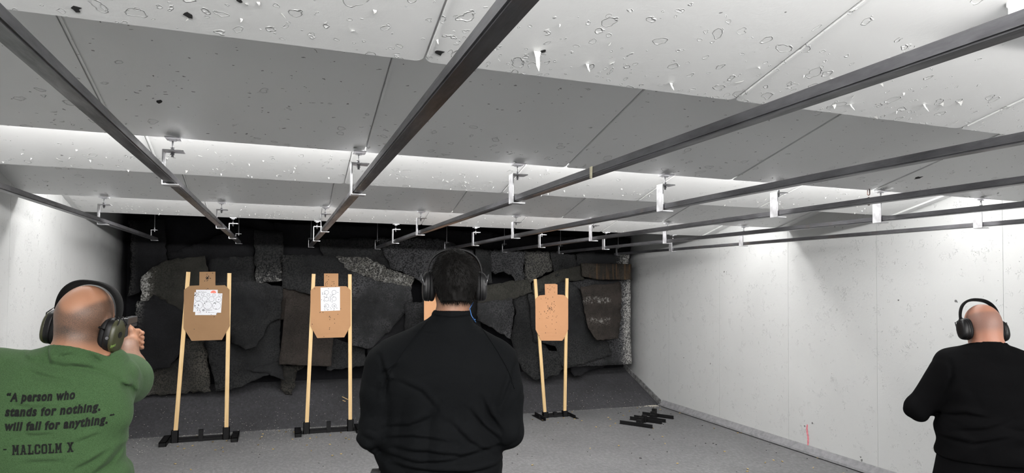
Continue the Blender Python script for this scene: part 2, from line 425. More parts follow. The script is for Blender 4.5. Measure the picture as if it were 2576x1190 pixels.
def plate_pt(k, X, s, up=0.0):
    """s = distance back from the lower edge along the slope"""
    c = 1 / math.hypot(1, SLOPE); sn = SLOPE * c
    return Vector((X, EDGE[k] - s * c + up * sn, H + s * sn + up * c))
PX = [-1.70, -.655, .357, 1.385, 2.432, 3.505, 4.90]
for k in range(1, len(EDGE)):
    L = (EDGE[k] - EDGE[k - 1] + .12) * math.hypot(1, SLOPE)
    bm = BM()
    lay = bm.verts.layers.float.new('wear')
    off = rnd.uniform(-.01, .01)
    for a, b in zip(PX[:-1], PX[1:]):
        g, ch = .003, .017
        out = [(a + g, L), (a + g, ch), (a + g + ch * .35, ch * .35), (a + g + ch, 0), (b - g - ch, 0), (b - g - ch * .35, ch * .35), (b - g, ch), (b - g, L)]
        va, vb = prism(bm, [plate_pt(k, x, s) for x, s in out], Vector((0, SLOPE, 1)).normalized(), .008)
    # rolled stiffening lip along one side of every seam, and an unseen strip added above to block light through the gap
    for a in PX[1:-1]:
        prism(bm, [plate_pt(k, a - .03, .04, .009), plate_pt(k, a + .03, .04, .009), plate_pt(k, a + .03, L, .009), plate_pt(k, a - .03, L, .009)], Vector((0, SLOPE, 1)).normalized(), .006)
        prism(bm, [plate_pt(k, a + .004, .03, -.004), plate_pt(k, a + .012, .03, -.004), plate_pt(k, a + .012, L, -.004), plate_pt(k, a + .004, L, -.004)], Vector((0, SLOPE, 1)).normalized(), .006)
    # angle irons that close the row against the side walls
    for xa, xb in ((XL, -1.66), (4.86, XR)):
        prism(bm, [plate_pt(k, xa, .0, .010), plate_pt(k, xb, .0, .010), plate_pt(k, xb, L, .010), plate_pt(k, xa, L, .010)], Vector((0, SLOPE, 1)).normalized(), .006)
    prism(bm, [plate_pt(k, 4.90, 0, -.012), plate_pt(k, 4.915, 0, -.012), plate_pt(k, 4.915, L, -.012), plate_pt(k, 4.90, L, -.012)], Vector((0, SLOPE, 1)).normalized(), .022)
    for f in bm.faces: pass
    geom = list(bm.verts) + list(bm.edges) + list(bm.faces)
    for s in (.08, .2, .34, .5, .8):
        q = plate_pt(k, 0, s)
        geom = list(bm.verts) + list(bm.edges) + list(bm.faces)
        bmesh.ops.bisect_plane(bm, geom=geom, plane_co=q, plane_no=(0, 1, 0))
    for v in bm.verts:
        s = (EDGE[k] - v.co.y) * 1.03
        v[lay] = max(0.03, min(1, 1.0 - s / .55))
    c = struct('ceiling', bm, M['ceil_pitted'] if k in (4, 6) else M['ceil'])
    if k < 3: continue
    # peeling chips standing off the lower edge
    fb = BM()
    n = {3: 90, 4: 40, 5: 150, 6: 40, 7: 220}[k]
    for i in range(n):
        X = rnd.uniform(XL + .1, 4.85); s = abs(rnd.gauss(0, .16)) + .01
        if s > .6: continue
        p = plate_pt(k, X, s, -.0005); an = rnd.uniform(0, 6.28); w = rnd.uniform(.004, .015) * (1.0 if k == 3 else .9); l = w * rnd.uniform(.8, 2.2)
        u = Vector((math.cos(an), math.sin(an) * .97, -SLOPE * math.sin(an) * .97)); v = Vector((-math.sin(an), math.cos(an) * .97, -SLOPE * math.cos(an) * .97))
        dn = Vector((0, -.24, -.97))
        a = [p - u * w * .5, p - u * w * .2 + v * l * .3 + dn * .003, p + v * l * .9 + dn * rnd.uniform(.004, .011), p + u * w * .5 + v * l * .35 + dn * .003, p + u * w * .55]
        prism(fb, a, dn, -.0006)
    if k == 3:
        for (px, py, ll) in ((1352, 128, .062), (1478, 160, .03), (1688, 208, .028), (1100, 98, .02), (2325, 262, .03), (2140, 262, .025)):
            d = ray(px, py); t = (H + SLOPE * EDGE[3] - EYE) / (d[2] + SLOPE * d[1]); p = Vector((d[0] * t, d[1] * t, EYE + d[2] * t - .001))
            w = ll * .17
            a = [p + Vector((-w, .0, 0)), p + Vector((-w * .6, -.004, -ll * .35)), p + Vector((-w * .75, -.012, -ll * .7)), p + Vector((-w * .2, -.018, -ll)), p + Vector((w * .3, -.012, -ll * .65)), p + Vector((w * .5, -.004, -ll * .3)), p + Vector((w, 0, 0))]
            prism(fb, a, (0, 1, .1), .0008)
    obj('paint_flake', fb, M['flake'], c, kind='stuff')
    hb = BM()
    spots = {3: [(190, 21, .011), (475, 38, .009), (1104, 131, .012), (1366, 128, .006), (602, 2, .006)], 4: [(2310, 447, .02), (400, 255, .012), (1935, 300, .006)]}.get(k, [])
    for px, py, r in spots:
        d = ray(px, py); t = (H + SLOPE * EDGE[k] - EYE) / (d[2] + SLOPE * d[1]); p = Vector((d[0] * t, d[1] * t, EYE + d[2] * t))
        disc(hb, p, (0, -SLOPE, -1), r, 9, .9, .0012)
    if spots: obj('bullet_hole', hb, M['hole'], c)
    else: hb.free()

# fittings on the right wall
b = BM(); pts = [onX(2031 + dx, y, XR - .001) for dx, y in ((0, 1068), (-1, 1078), (0, 1090), (2, 1100), (2, 1112), (1, 1124))]
a = [Vector(p) + Vector((0, .0115 * (.7 if i in (0, 5) else 1), 0)) for i, p in enumerate(pts)] + [Vector(p) - Vector((0, .0115 * (.7 if i in (0, 5) else 1), 0)) for i, p in reversed(list(enumerate(pts)))]
prism(b, a, (-1, 0, 0), .0006); obj('paint_mark', b, M['red_spray'], wr)
b = BM()
wg = simple('wall_gouge', (.14, .14, .14), .9)
for px, py, r in ((2168, 1158, .012), (2406, 758, .012), (2100, 570, .008), (1676, 818, .007), (1640, 812, .005), (1617, 800, .004), (1787, 915, .008), (2008, 1114, .007), (2120, 573, .005), (1822, 683, .01), (2024, 1072, .008), (2044, 1065, .010), (2260, 755, .006), (1720, 900, .006), (2165, 1150, .007), (1596, 832, .004), (1650, 830, .004)):
    b = BM(); disc(b, onX(px, py, XR - .0002), (-1, 0, 0), r, 8, 1.0, .0008); obj('gouge', b, wg, wr)

# visible tube light at the top right corner and the hidden ones in the pockets
def tube_light(loc, length, label):
    e = empty('tube_light', loc)
    tag(e, label, 'light', 'tube lights above the baffles')
    b = BM(); box(b, -length / 2, length / 2, -.035, .035, 0, .022); bevelled(b, .004); obj('housing', b, M['white_enamel'], e)
    b = BM(); tube(b, [(-length / 2 + .01, 0, -.012), (length / 2 - .01, 0, -.012)], .014, 10); obj('glowing_tube', b, M['ledtube'], e, True)
    for s in (-1, 1):
        b = BM(); box(b, s * length / 2 - .012, s * length / 2 + .012, -.02, .02, -.03, 0); obj('end_cap', b, M['white_enamel'], e)
    return e
tube_light((2.40, 1.115, 2.436), 1.22, 'glowing white tube light under the nearest baffle at the top right corner')
for k, nm in ((2, 'above the shooters'), (4, 'behind the lip of the first grey baffle'), (6, 'behind the lip of the second grey baffle')):
    for i, x in enumerate((-1.0, .32, 1.64, 2.96, 4.28)):
        tube_light((x, EDGE[k] + .09, H + .14), 1.22, 'tube light %s, %s from the left wall' % (nm, ('first', 'second', 'third', 'fourth', 'fifth')[i]))
# ------------------------------------------------------------------ trolley rails and hangers
ORD = ['first', 'second', 'third', 'fourth', 'fifth', 'sixth', 'seventh', 'eighth']
RX = [-1.235, -.447, .326, 1.112, 1.979, 2.757, 3.565, 4.477]
REND = [7.55, 7.72, 8.12, 8.15, 8.1, 8.1, 8.1, 8.15]
ZR = 2.109
for i, x in enumerate(RX):
    b = BM()
    w, h, t = .044, .030, .003
    y0, y1 = -2.9, REND[i]
    vs = box(b, x - w / 2, x + w / 2, y0, y1, ZR, ZR + h)
    bmesh.ops.bevel(b, geom=[e for e in b.edges if abs(e.verts[0].co.y - e.verts[1].co.y) > 1], offset=.004, segments=2, affect='EDGES')
    for y in (2.6, 4.8, 6.2): bmesh.ops.bisect_plane(b, geom=list(b.verts) + list(b.edges) + list(b.faces), plane_co=(0, y, 0), plane_no=(0, 1, 0))
    o = obj('target_rail', b, M['rail'])
    tag(o, 'long dark steel overhead rail, %s of eight counting from the left wall' % ORD[i], 'rail', 'overhead target rails')
    # splice sleeve visible on some rails
b = BM(); p = onZ(1512, 440, ZR)
prism(b, [(RX[3] - .024, p[1], ZR - .018), (RX[3] - .024, p[1] + .018, ZR - .012), (RX[3] - .0235, p[1] + .02, ZR + .03), (RX[3] - .0235, p[1] - .002, ZR + .03)], (-1, 0, 0), .0012)
tag(obj('masking_tape', b, M['tape']), 'scrap of yellowed tape hanging off the side of the fourth rail', 'tape')

def hanger_parts(e, drop):
    """local origin: rail axis at rail underside; strap on the left side with flanges to the right"""
    top = drop - .062
    b = BM()
    prof = [(-.026, -.005), (-.026, top), (.050, top), (.050, top + .005), (-.031, top + .005), (-.031, -.010), (.036, -.010), (.036, -.005)]
    prism(b, [(x, -.030, z) for x, z in prof][::-1], (0, 1, 0), .060)
    bmesh.ops.bevel(b, geom=[q for q in b.edges if abs(q.verts[0].co.y - q.verts[1].co.y) > .05], offset=.002, segments=1, affect='EDGES')
    obj('strap', b, M['zinc'], e)
    b = BM(); tube(b, [(.004, 0, top - .022), (.004, 0, drop - .004)], .0055, 8); obj('bolt', b, M['bolt'], e, True)
    for z in (top - .012, top + .008):
        b = BM(); tube(b, [(.004, 0, z), (.004, 0, z + .010)], .0105, 6); obj('nut', b, M['bolt'], e)
    b = BM()
    prism(b, [(-.022, .030, drop - .005), (-.022, .026, drop - .005), (-.022, .026, drop + .016), (-.022, .030, drop + .016)], (1, 0, 0), .056)
    box(b, -.022, .034, -.045, .030, drop - .009, drop - .005)
    box(b, -.010, .018, -.010, .012, drop - .016, drop - .009)
    obj('clamp_plate', b, M['zinc'], e)
BAF = {4: 'first grey baffle', 6: 'second grey baffle', 7: 'last bright baffle'}
protoh = None
for k in (4, 6, 7):
    for i, x in enumerate(RX):
        if k == 4 and i == 0: continue
        if k == 7 and i == 0: continue
        if protoh is None:
            protoh = e = empty('rail_hanger'); hanger_parts(e, H - ZR)
        else: e = copy_tree(protoh)
        e.location = (x, EDGE[k] - .012, ZR)
        tag(e, 'bent zinc hanger strap holding the %s rail under the lip of the %s' % (ORD[i], BAF[k]), 'bracket', 'rail hangers')
protor = None
for i, x in enumerate(RX):
    if protor is None:
        protor = e = empty('rod_hanger')
        b = BM(); prof = [(-.024, -.003), (-.024, .10), (.03, .10), (.03, .104), (-.028, .104), (-.028, -.007), (.04, -.007), (.04, -.003)]
        prism(b, [(q, -.02, z) for q, z in prof][::-1], (0, 1, 0), .04); obj('strap', b, M['bolt'], e)
        b = BM(); tube(b, [(.002, 0, .085), (.002, 0, 2.86 - ZR)], .005, 8); obj('threaded_rod', b, M['bolt'], e)
        b = BM(); tube(b, [(.002, 0, .104), (.002, 0, .114)], .010, 6); obj('nut', b, M['bolt'], e)
    else: e = copy_tree(protor)
    e.location = (x, REND[i] - .08, ZR)
    tag(e, 'thin rod hanger carrying the far end of the %s rail near the black curtain' % ORD[i], 'bracket', 'rod hangers at the rail ends')
# chain links under the first grey baffle
e = empty('chain', (3.475, EDGE[4] - .006, H - .005))
tag(e, 'short rusty chain of two links dangling from the first grey baffle', 'chain')
for j in range(2):
    b = BM(); pts = []
    for q in range(17):
        an = 2 * math.pi * q / 16; lx, lz = .010 * math.cos(an), .010 * math.sin(an) + (.014 if math.sin(an) > 0 else -.014)
        pts.append((lx, 0, lz - .020 - j * .046) if j else (0, lx * .8, lz * .8 - .008))
    tube(b, pts, .0035, 6, False); obj('link', b, simple('chain_rust', (.10, .06, .05), .6, .5), e, True)

# ------------------------------------------------------------------ rubber sheets of the bullet curtain
def inpoly(x, z, P):
    c = False; n = len(P)
    for i in range(n):
        (x1, z1), (x2, z2) = P[i], P[(i + 1) % n]
        if (z1 > z) != (z2 > z) and x < (x2 - x1) * (z - z1) / (z2 - z1) + x1: c = not c
    return c
def mat_sheet(poly, layer, m, label, amp=.025, curl=.05, rag=.012, worn=None, ribs=None, seed=0):
    r2 = random.Random(100 + seed)
    Y = 8.64 - layer * .040
    P = [onY(px, py, Y) for px, py in poly]
    Q = []
    n = len(P)
    for i in range(n):
        a, b_ = P[i], P[(i + 1) % n]
        l = np.linalg.norm(b_ - a); m_ = max(1, int(l / .045))
        for j in range(m_):
            q = a + (b_ - a) * j / m_
            jx = 0 if j == 0 else rag
            Q.append((q[0] + r2.uniform(-jx, jx), q[2] + r2.uniform(-jx, jx)))
    bm = BM()
    vs = [bm.verts.new((x, 0, z)) for x, z in Q]
    bm.faces.new(vs)
    xs = [q[0] for q in Q]; zs = [q[1] for q in Q]
    x0, x1, z0, z1 = min(xs), max(xs), min(zs), max(zs)
    st = .06 if ribs is None else .03
    for ax, lo, hi, s in ((0, x0, x1, .06), (2, z0, z1, st)):
        v = lo + s
        while v < hi:
            no = (1, 0, 0) if ax == 0 else (0, 0, 1); co = (v, 0, 0) if ax == 0 else (0, 0, v)
            bmesh.ops.bisect_plane(bm, geom=list(bm.verts) + list(bm.edges) + list(bm.faces), plane_co=co, plane_no=no)
            v += s
    bmesh.ops.triangulate(bm, faces=[f for f in bm.faces if len(f.verts) > 4])
    lay = bm.verts.layers.float.new('worn')
    ph = [r2.uniform(0, 6.28) for _ in range(6)]; fx = [r2.uniform(3, 7) for _ in range(3)]
    for v in bm.verts:
        x, z = v.co.x, v.co.z
        u = (x - x0) / max(.01, x1 - x0); t = (z - z0) / max(.01, z1 - z0)
        y = amp * (math.sin(x * fx[0] + ph[0]) * .6 + math.sin(z * fx[1] + x * 2 + ph[1]) * .5 + .35 * math.sin(x * 17 + z * 9 + ph[2]))
        y -= curl * (max(0, .35 - t) / .35) ** 2 * (1 + .5 * math.sin(u * 6 + ph[3]))
        if ribs:
            for (ra, rb, nr) in ribs:
                if ra < t < rb: y -= .012 * abs(math.sin((t - ra) / (rb - ra) * math.pi * nr))
        if worn: v[lay] = max(0.0, min(1.4, worn(u, t)))
        v.co.y = Y + y
    bm.normal_update()
    o = obj('rubber_mat', bm, M[m], None, True)
    s = o.modifiers.new('thickness', 'SOLIDIFY'); s.thickness = .012; s.offset = -1 if False else 1
    tag(o, label, 'rubber sheet', 'rubber sheets hung on the back wall')
    return o
edge_l = lambda w: (lambda u, t: 1.35 * max(0, 1 - u / w))
edge_r = lambda w: (lambda u, t: 1.35 * max(0, 1 - (1 - u) / w))
MATS = [
 ([(322, 555), (415, 552), (420, 660), (372, 695), (352, 735), (322, 745), (328, 690), (330, 600)], 1, 'rb', 'tall black rubber sheet hanging in the back left corner', dict(worn=lambda u, t: .3 * max(0, 1 - u / .2))),
 ([(418, 640), (520, 606), (600, 570), (640, 575), (640, 690), (430, 680)], 0, 'rb', 'flat black rubber sheet high up behind the end of the second rail', {}),
 ([(400, 545), (650, 550), (700, 570), (700, 620), (560, 640), (420, 650)], -2, 'rb', 'black rubber strip just under the last bright baffle on the left', {}),
 ([(690, 560), (960, 570), (960, 640), (860, 650), (690, 640)], -1, 'rb', 'black rubber strip just under the last bright baffle beside the third rail', {}),
 ([(950, 570), (1250, 585), (1250, 660), (1060, 660), (950, 640)], -1, 'rb', 'black rubber strip just under the last bright baffle above the middle man', {}),
 ([(1240, 590), (1585, 600), (1586, 650), (1240, 660)], -1, 'rb', 'black rubber strip just under the last bright baffle on the right', {}),
 ([(340, 936), (428, 915), (448, 903), (461, 850), (515, 855), (533, 982), (381, 992), (336, 988)], 1, 'shag', 'shredded brownish rubber sheet at the foot of the curtain behind the left stand', dict(amp=.05, rag=.02)),
 ([(355, 696), (384, 672), (418, 655), (470, 648), (515, 644), (524, 687), (515, 745), (461, 790), (384, 745), (374, 757), (355, 756)], 3, 'rol', 'olive grey arched rubber sheet with a white worn left edge', dict(worn=edge_l(.24))),
 ([(347, 757), (374, 756), (387, 741), (461, 782), (470, 835), (448, 896), (428, 923), (367, 936), (334, 896), (340, 808)], 4, 'rb', 'big dark rubber sheet hanging beside the hands of the man in green', dict(worn=lambda u, t: 1.1 * max(0, 1 - u / .22) * max(0, (t - .55) / .45))),
 ([(529, 650), (640, 645), (642, 720), (640, 745), (560, 745), (522, 700)], 2, 'rb2', 'dark rubber sheet behind the top right corner of the leftmost cardboard target', {}),
 ([(640, 578), (712, 583), (710, 705), (643, 712)], 3, 'rb2', 'narrow pale speckled rubber strip left of the second stand', dict(worn=lambda u, t: .95 * max(0, .62 - t))),
 ([(515, 711), (640, 706), (712, 724), (706, 802), (677, 815), (646, 869), (619, 876), (582, 862), (579, 815), (520, 788)], 5, 'rb2', 'big buckled dark rubber sheet between the two left stands', dict(amp=.045, curl=.09)),
 ([(515, 855), (582, 860), (619, 870), (646, 860), (673, 812), (706, 800), (704, 916), (714, 923), (653, 950), (579, 980), (543, 982)], 3, 'rb2', 'hanging dark rubber flap with a diagonal lower corner behind the left stand', dict(curl=.10)),
 ([(619, 930), (702, 910), (717, 953), (700, 948), (660, 938)], 4, 'rb2', 'small curled rubber corner low between the two left stands', dict(curl=.12)),
 ([(709, 640), (841, 644), (882, 684), (882, 728), (834, 750), (708, 725)], 4, 'rb2', 'smooth dark rubber sheet behind the head of the second cardboard target', dict(worn=lambda u, t: .35 * max(0, 1 - u / .3) * t)),
 ([(708, 720), (834, 720), (834, 790), (700, 806)], 3, 'rbr', 'brown ribbed rubber panel partly hidden left of the second cardboard target', dict(amp=.008, rag=.004, ribs=[(.45, .98, 4)], curl=.01)),
 ([(720, 748), (838, 746), (838, 855), (833, 921), (702, 916), (711, 835)], 6, 'rbr', 'brown ribbed rubber panel behind the legs of the second stand', dict(amp=.008, rag=.004, ribs=[(.28, .5, 4)], curl=.03)),
 ([(712, 915), (770, 918), (745, 945), (735, 990), (712, 985), (700, 950)], 1, 'shag', 'ragged brown shreds hanging below the ribbed panel', dict(rag=.03, amp=.05)),
 ([(800, 600), (960, 600), (983, 677), (922, 655), (814, 650)], 1, 'rb2', 'dark pitted rubber sheet beneath the end of the third rail', {}),
 ([(814, 644), (922, 647), (983, 677), (1043, 697), (1033, 726), (966, 711), (882, 684)], 3, 'rsp', 'pale speckled rubber band sloping down from the second target to the middle man', dict(worn=lambda u, t: .5)),
 ([(882, 684), (962, 709), (1036, 722), (1040, 768), (983, 829), (942, 866), (925, 876), (885, 869)], 5, 'rgr', 'grey scuffed rubber sheet just right of the second stand', dict(amp=.04, curl=.06)),
 ([(838, 852), (888, 866), (915, 872), (924, 916), (862, 928), (821, 928)], 3, 'rb2', 'dark rubber flap low behind the right leg of the second stand', dict(curl=.08)),
 ([(920, 860), (955, 780), (985, 780), (1040, 800), (1040, 930), (930, 930)], 4, 'rb', 'black rubber sheet showing low beside the left arm of the middle man', {}),
 ([(1020, 758), (1075, 760), (1080, 830), (1016, 836)], 6, 'rgr', 'small grey rubber patch beside the left shoulder of the middle man', {}),
 ([(950, 600), (1100, 600), (1190, 630), (1190, 720), (1060, 712), (1040, 695), (983, 676)], 2, 'rgr', 'rough grey pitted rubber sheet left of the head of the middle man', {}),
 ([(1060, 705), (1200, 700), (1215, 860), (1150, 900), (1060, 840)], 1, 'rb2', 'dark rubber sheet hidden behind the head of the middle man', {}),
 ([(1195, 625), (1236, 628), (1236, 712), (1195, 716)], 3, 'rb2', 'narrow dark rubber strip right of the head of the middle man', {}),
 ([(1232, 629), (1321, 630), (1318, 705), (1300, 712), (1285, 690), (1262, 684), (1246, 690), (1232, 680)], 3, 'rgr', 'torn grey rubber sheet with a big black hole under it', dict(rag=.022)),
 ([(1321, 629), (1379, 632), (1392, 677), (1372, 686), (1350, 699), (1328, 721), (1318, 696)], 2, 'rsp', 'torn pale rubber sheet just above the left post of the right target', dict(rag=.022)),
 ([(1383, 633), (1449, 642), (1452, 670), (1392, 695)], 3, 'rb2', 'dark rubber sheet right above the orange cardboard target', {}),
 ([(1449, 640), (1468, 633), (1585, 640), (1580, 664), (1500, 664), (1449, 674)], 2, 'rb2', 'dark rubber sheet in the upper right end of the curtain with a pale end', dict(worn=edge_r(.3))),
 ([(1200, 721), (1257, 712), (1328, 700), (1340, 735), (1293, 752), (1200, 768)], 5, 'rol', 'horizontal olive rubber strip left of the right target', dict(curl=.02)),
 ([(1341, 712), (1404, 680), (1465, 668), (1473, 704), (1424, 707), (1392, 722), (1341, 741)], 5, 'rol', 'dark rubber strip rising to the right behind the orange cardboard target', dict(curl=.02)),
 ([(1424, 703), (1503, 700), (1586, 702), (1588, 915), (1519, 919), (1430, 923), (1404, 824)], 3, 'rgr', 'large grey speckled rubber sheet with a white right edge at the right wall', dict(worn=edge_r(.20), amp=.012, curl=.02, rag=.004)),
 ([(1462, 662), (1588, 665), (1587, 703), (1503, 703), (1465, 695)], 6, 'ror', 'rust streaked rubber strip at the upper right corner of the curtain', dict(amp=.01, curl=.02, rag=.004)),
 ([(1200, 763), (1291, 750), (1297, 791), (1283, 852), (1238, 823), (1200, 807)], 6, 'rgr', 'pale grey pitted rubber sheet over the right shoulder of the middle man', dict(amp=.04)),
 ([(1287, 737), (1340, 732), (1362, 855), (1416, 926), (1360, 951), (1337, 953), (1312, 930), (1290, 870), (1283, 852), (1297, 791)], 3, 'rb2', 'long black rubber sheet hanging left of the right stand', dict(curl=.10)),
 ([(1330, 740), (1425, 705), (1467, 735), (1482, 822), (1535, 865), (1539, 894), (1424, 924), (1408, 920), (1395, 870), (1345, 860)], 5, 'rb2', 'broad smooth dark rubber sheet behind the right stand', dict(amp=.03, curl=.06)),
 ([(1460, 721), (1561, 710), (1565, 804), (1553, 851), (1494, 854), (1478, 824)], 7, 'rbr', 'brownish scuffed rubber sheet lying over the grey one at the right', dict(worn=lambda u, t: (.55 if (.28 < t < .40 or .62 < t < .72) and u < .75 else 0) - .05, curl=.07)),
 ([(1360, 880), (1404, 885), (1418, 926), (1400, 940), (1362, 950)], 6, 'rb2', 'small dark rubber flap between the legs of the right stand', dict(curl=.12)),
 ([(1430, 918), (1519, 900), (1540, 896), (1519, 925), (1440, 945)], 2, 'rb', 'frayed black rubber edge low beside the right stand', dict(rag=.02)),
]
for i, (poly, layer, m, label, kw) in enumerate(MATS):
    mat_sheet(poly, layer, m, label, seed=i, **kw)

# ------------------------------------------------------------------ target stands
YT = 7.60
def stand(x0, x1, tops, foot=.34, yc=YT - .02, label='', boxy=True, rz=0, sock=.13):
    e = empty('target_stand', ((x0 + x1) / 2, yc, 0), rz)
    hw = (x1 - x0) / 2
    b = BM(); bar(b, (-hw - .09, 0, .018), (hw + .09, 0, .018), .03, .03); box(b, -hw, hw, .014, .020, .005, .05); obj('crossbar', b, M['black_steel'], e)
    for s in (-1, 1):
        b = BM(); xx = s * (hw + .09)
        fw = .034 if boxy else .022
        if boxy:
            box(b, xx - fw, xx + fw, -foot / 2, foot / 2, .040, .046); box(b, xx - fw, xx - fw + .005, -foot / 2, foot / 2, 0, .046); box(b, xx + fw - .005, xx + fw, -foot / 2, foot / 2, 0, .046); box(b, xx - fw, xx + fw, -foot / 2, -foot / 2 + .004, .0, .046)
        else:
            box(b, xx - .022, xx + .022, -foot / 2, foot / 2, 0, .006); box(b, xx - .022 * s - .003, xx - .022 * s + .003, -foot / 2, foot / 2, 0, .045)
        obj('foot', b, M['black_steel'], e)
        b = BM(); box(b, s * hw - .034, s * hw + .034, -.024, -.018, .0, sock); box(b, s * hw - .034, s * hw - .028, -.024, .026, .0, sock); box(b, s * hw + .028, s * hw + .034, -.024, .026, .0, sock); box(b, s * hw - .034, s * hw + .034, .020, .026, .0, sock)
        obj('socket', b, M['black_steel'], e)
    b = BM(); box(b, -.022, .022, -.020, .020, .0, sock - .01); obj('center_socket', b, M['black_steel'], e)
    for s, tx in ((-1, tops[0]), (1, tops[1])):
        bx = s * hw; t = (tx[0] - (x0 + x1) / 2, tx[1])
        b = BM(); bar(b, (bx, 0, .012), (t[0], 0, t[1]), .040, .020, (0, 1, 0)); bevelled(b, .0015)
        obj('post', b, M['pine'], e)
    tag(e, label, 'target stand', 'target stands')
    return e
def pz(px, py): p = onY(px, py, YT - .02); return (p[0], p[2])
stand(-1.016, -.523, [pz(474, 684), pz(577, 687)], label='leftmost target stand on black feet, its left pine post leaning inward')
stand(.296, .772, [pz(789, 689), pz(880, 690)], foot=.30, label='target stand with pine posts just left of the middle man')
stand(3.175, 3.445, [pz(1346, 702), pz(1426, 700)], foot=.36, sock=.075, boxy=False, label='target stand right of the middle man, pine posts spreading wider at the top')
stand(1.645, 2.09, [(1.645, 1.78), (2.09, 1.78)], label='target stand almost wholly hidden behind the middle man')

def card_target(poly, m, label, holes, head, lines):
    """poly in pixels, clockwise from the head's top left; holes in pixels"""
    y = YT - .036
    P = [Vector(onY(px, py, y)) for px, py in poly]
    b = BM(); prism(b, P[::-1], (0, 1, 0), -.005)
    for (xa, ya, xb, yb) in lines:
        a, c = Vector(onY(xa, ya, y - .006)), Vector(onY(xb, yb, y - .006)); bar(b, a, c, .0018, .0018, (0, 1, 0))
    bmesh.ops.recalc_face_normals(b, faces=list(b.faces))
    o = obj('cardboard_target', b, m)
    tag(o, label, 'target', 'cardboard targets')
    b = BM()
    for (px, py, r) in holes: disc(b, onY(px, py, y - .0062), (0, -1, 0), r, 7, .7, .0008)
    if holes: obj('bullet_hole', b, M['hole'], o)
    else: b.free()
    return o
T1 = [(502, 684), (542, 683.5), (542, 718), (566, 717.5), (577.5, 729), (578, 820), (558.5, 855), (482, 857.5), (462, 825), (463, 729), (477, 719), (501.5, 718)]
def cr(s, ox, oy): return lambda x, y: (ox + x / s, oy + y / s)
c1 = cr(5.95, 440, 670); c2 = cr(5.95, 760, 670); c3 = cr(3.131, 1200, 600)
h1 = [(*c1(x, y), .0045) for x, y in ((565, 102), (479, 118), (503, 145), (478, 152), (466, 170), (490, 175), (500, 182), (478, 185), (472, 192), (525, 178), (534, 181), (492, 202), (479, 218), (446, 219), (505, 155), (484, 168), (495, 334), (473, 347), (588, 755), (287, 942))] + [(*c1(485, 178), .008), (*c1(492, 172), .007)]
card_target(T1, M['card_brown'], 'brown cardboard silhouette target carrying two overlapping paper sheets', h1, None,
            [(*c1(330, 908), *c1(625, 905)), (*c1(265, 745), *c1(330, 908)), (*c1(400, 965), *c1(590, 960)), (*c1(370, 1030), *c1(580, 1028)), (*c1(340, 935), *c1(610, 930))])
T2 = [(815, 688), (851, 688), (851, 720), (871, 720), (882, 730), (882, 819), (866, 848.5), (798, 850.5), (781, 820), (781, 731), (793, 720.5), (815, 720)]
h2 = [(*c2(x, y), .0042) for x, y in ((371, 138), (397, 157), (394, 200), (377, 233), (359, 240), (450, 231), (474, 231), (478, 262), (352, 265), (378, 265), (348, 292), (371, 299), (441, 289), (501, 301), (189, 335), (264, 690), (271, 688), (313, 691), (535, 719), (404, 757), (413, 747), (422, 769), (415, 797), (484, 788), (488, 850), (412, 922), (408, 942), (152, 866), (327, 1052), (578, 636))]
card_target(T2, M['card_tan'], 'tan cardboard silhouette target carrying one sheet of six circles', h2, None,
            [(*c2(345, 724), *c2(525, 722)), (*c2(295, 882), *c2(570, 877)), (*c2(360, 990), *c2(560, 985)), (*c2(410, 150), *c2(500, 149)), (*c2(420, 207), *c2(505, 206)), (*c2(300, 930), *c2(560, 928)), (*c2(350, 1005), *c2(515, 1003))])
T3 = [(1370, 714.5), (1396, 714), (1402, 716), (1402, 741), (1418, 742), (1429, 752), (1429, 829), (1418, 852), (1414, 857), (1361, 857), (1347, 829), (1346.5, 753), (1357, 743), (1371, 742)]
h3 = [(*c3(x, y), .0042) for x, y in ((574, 371), (592, 381), (557, 394), (570, 402), (580, 398), (575, 407), (606, 391), (564, 423), (611, 423), (596, 462), (541, 468), (505, 476), (558, 476), (547, 506), (607, 497), (589, 509), (606, 518), (617, 528), (588, 520), (492, 578), (503, 596), (493, 631), (531, 573), (532, 579), (546, 590), (611, 569), (608, 540), (596, 556), (563, 616), (547, 626), (557, 628), (596, 612), (630, 610), (623, 618), (590, 640), (626, 660), (590, 673), (542, 688), (548, 699), (618, 717), (539, 744), (621, 745), (489, 764))]
for _ in range(26): h3.append((*c3(574 + rnd.gauss(0, 13), 556 + rnd.gauss(0, 14)), .0042))
card_target(T3, M['card_orange'], 'orange cardboard silhouette target with no paper, riddled with holes', h3, None,
            [(*c3(558, 640), *c3(620, 640)), (*c3(530, 712), *c3(640, 710)), (*c3(545, 740), *c3(618, 738)), (*c3(552, 768), *c3(618, 766)), (*c3(547, 362), *c3(547, 445))])
T4 = [(px + 285.5, py) for px, py in T2]
card_target(T4, M['card_orange'], 'cardboard silhouette target almost wholly hidden behind the middle man, only its left edge showing', [], None, [])

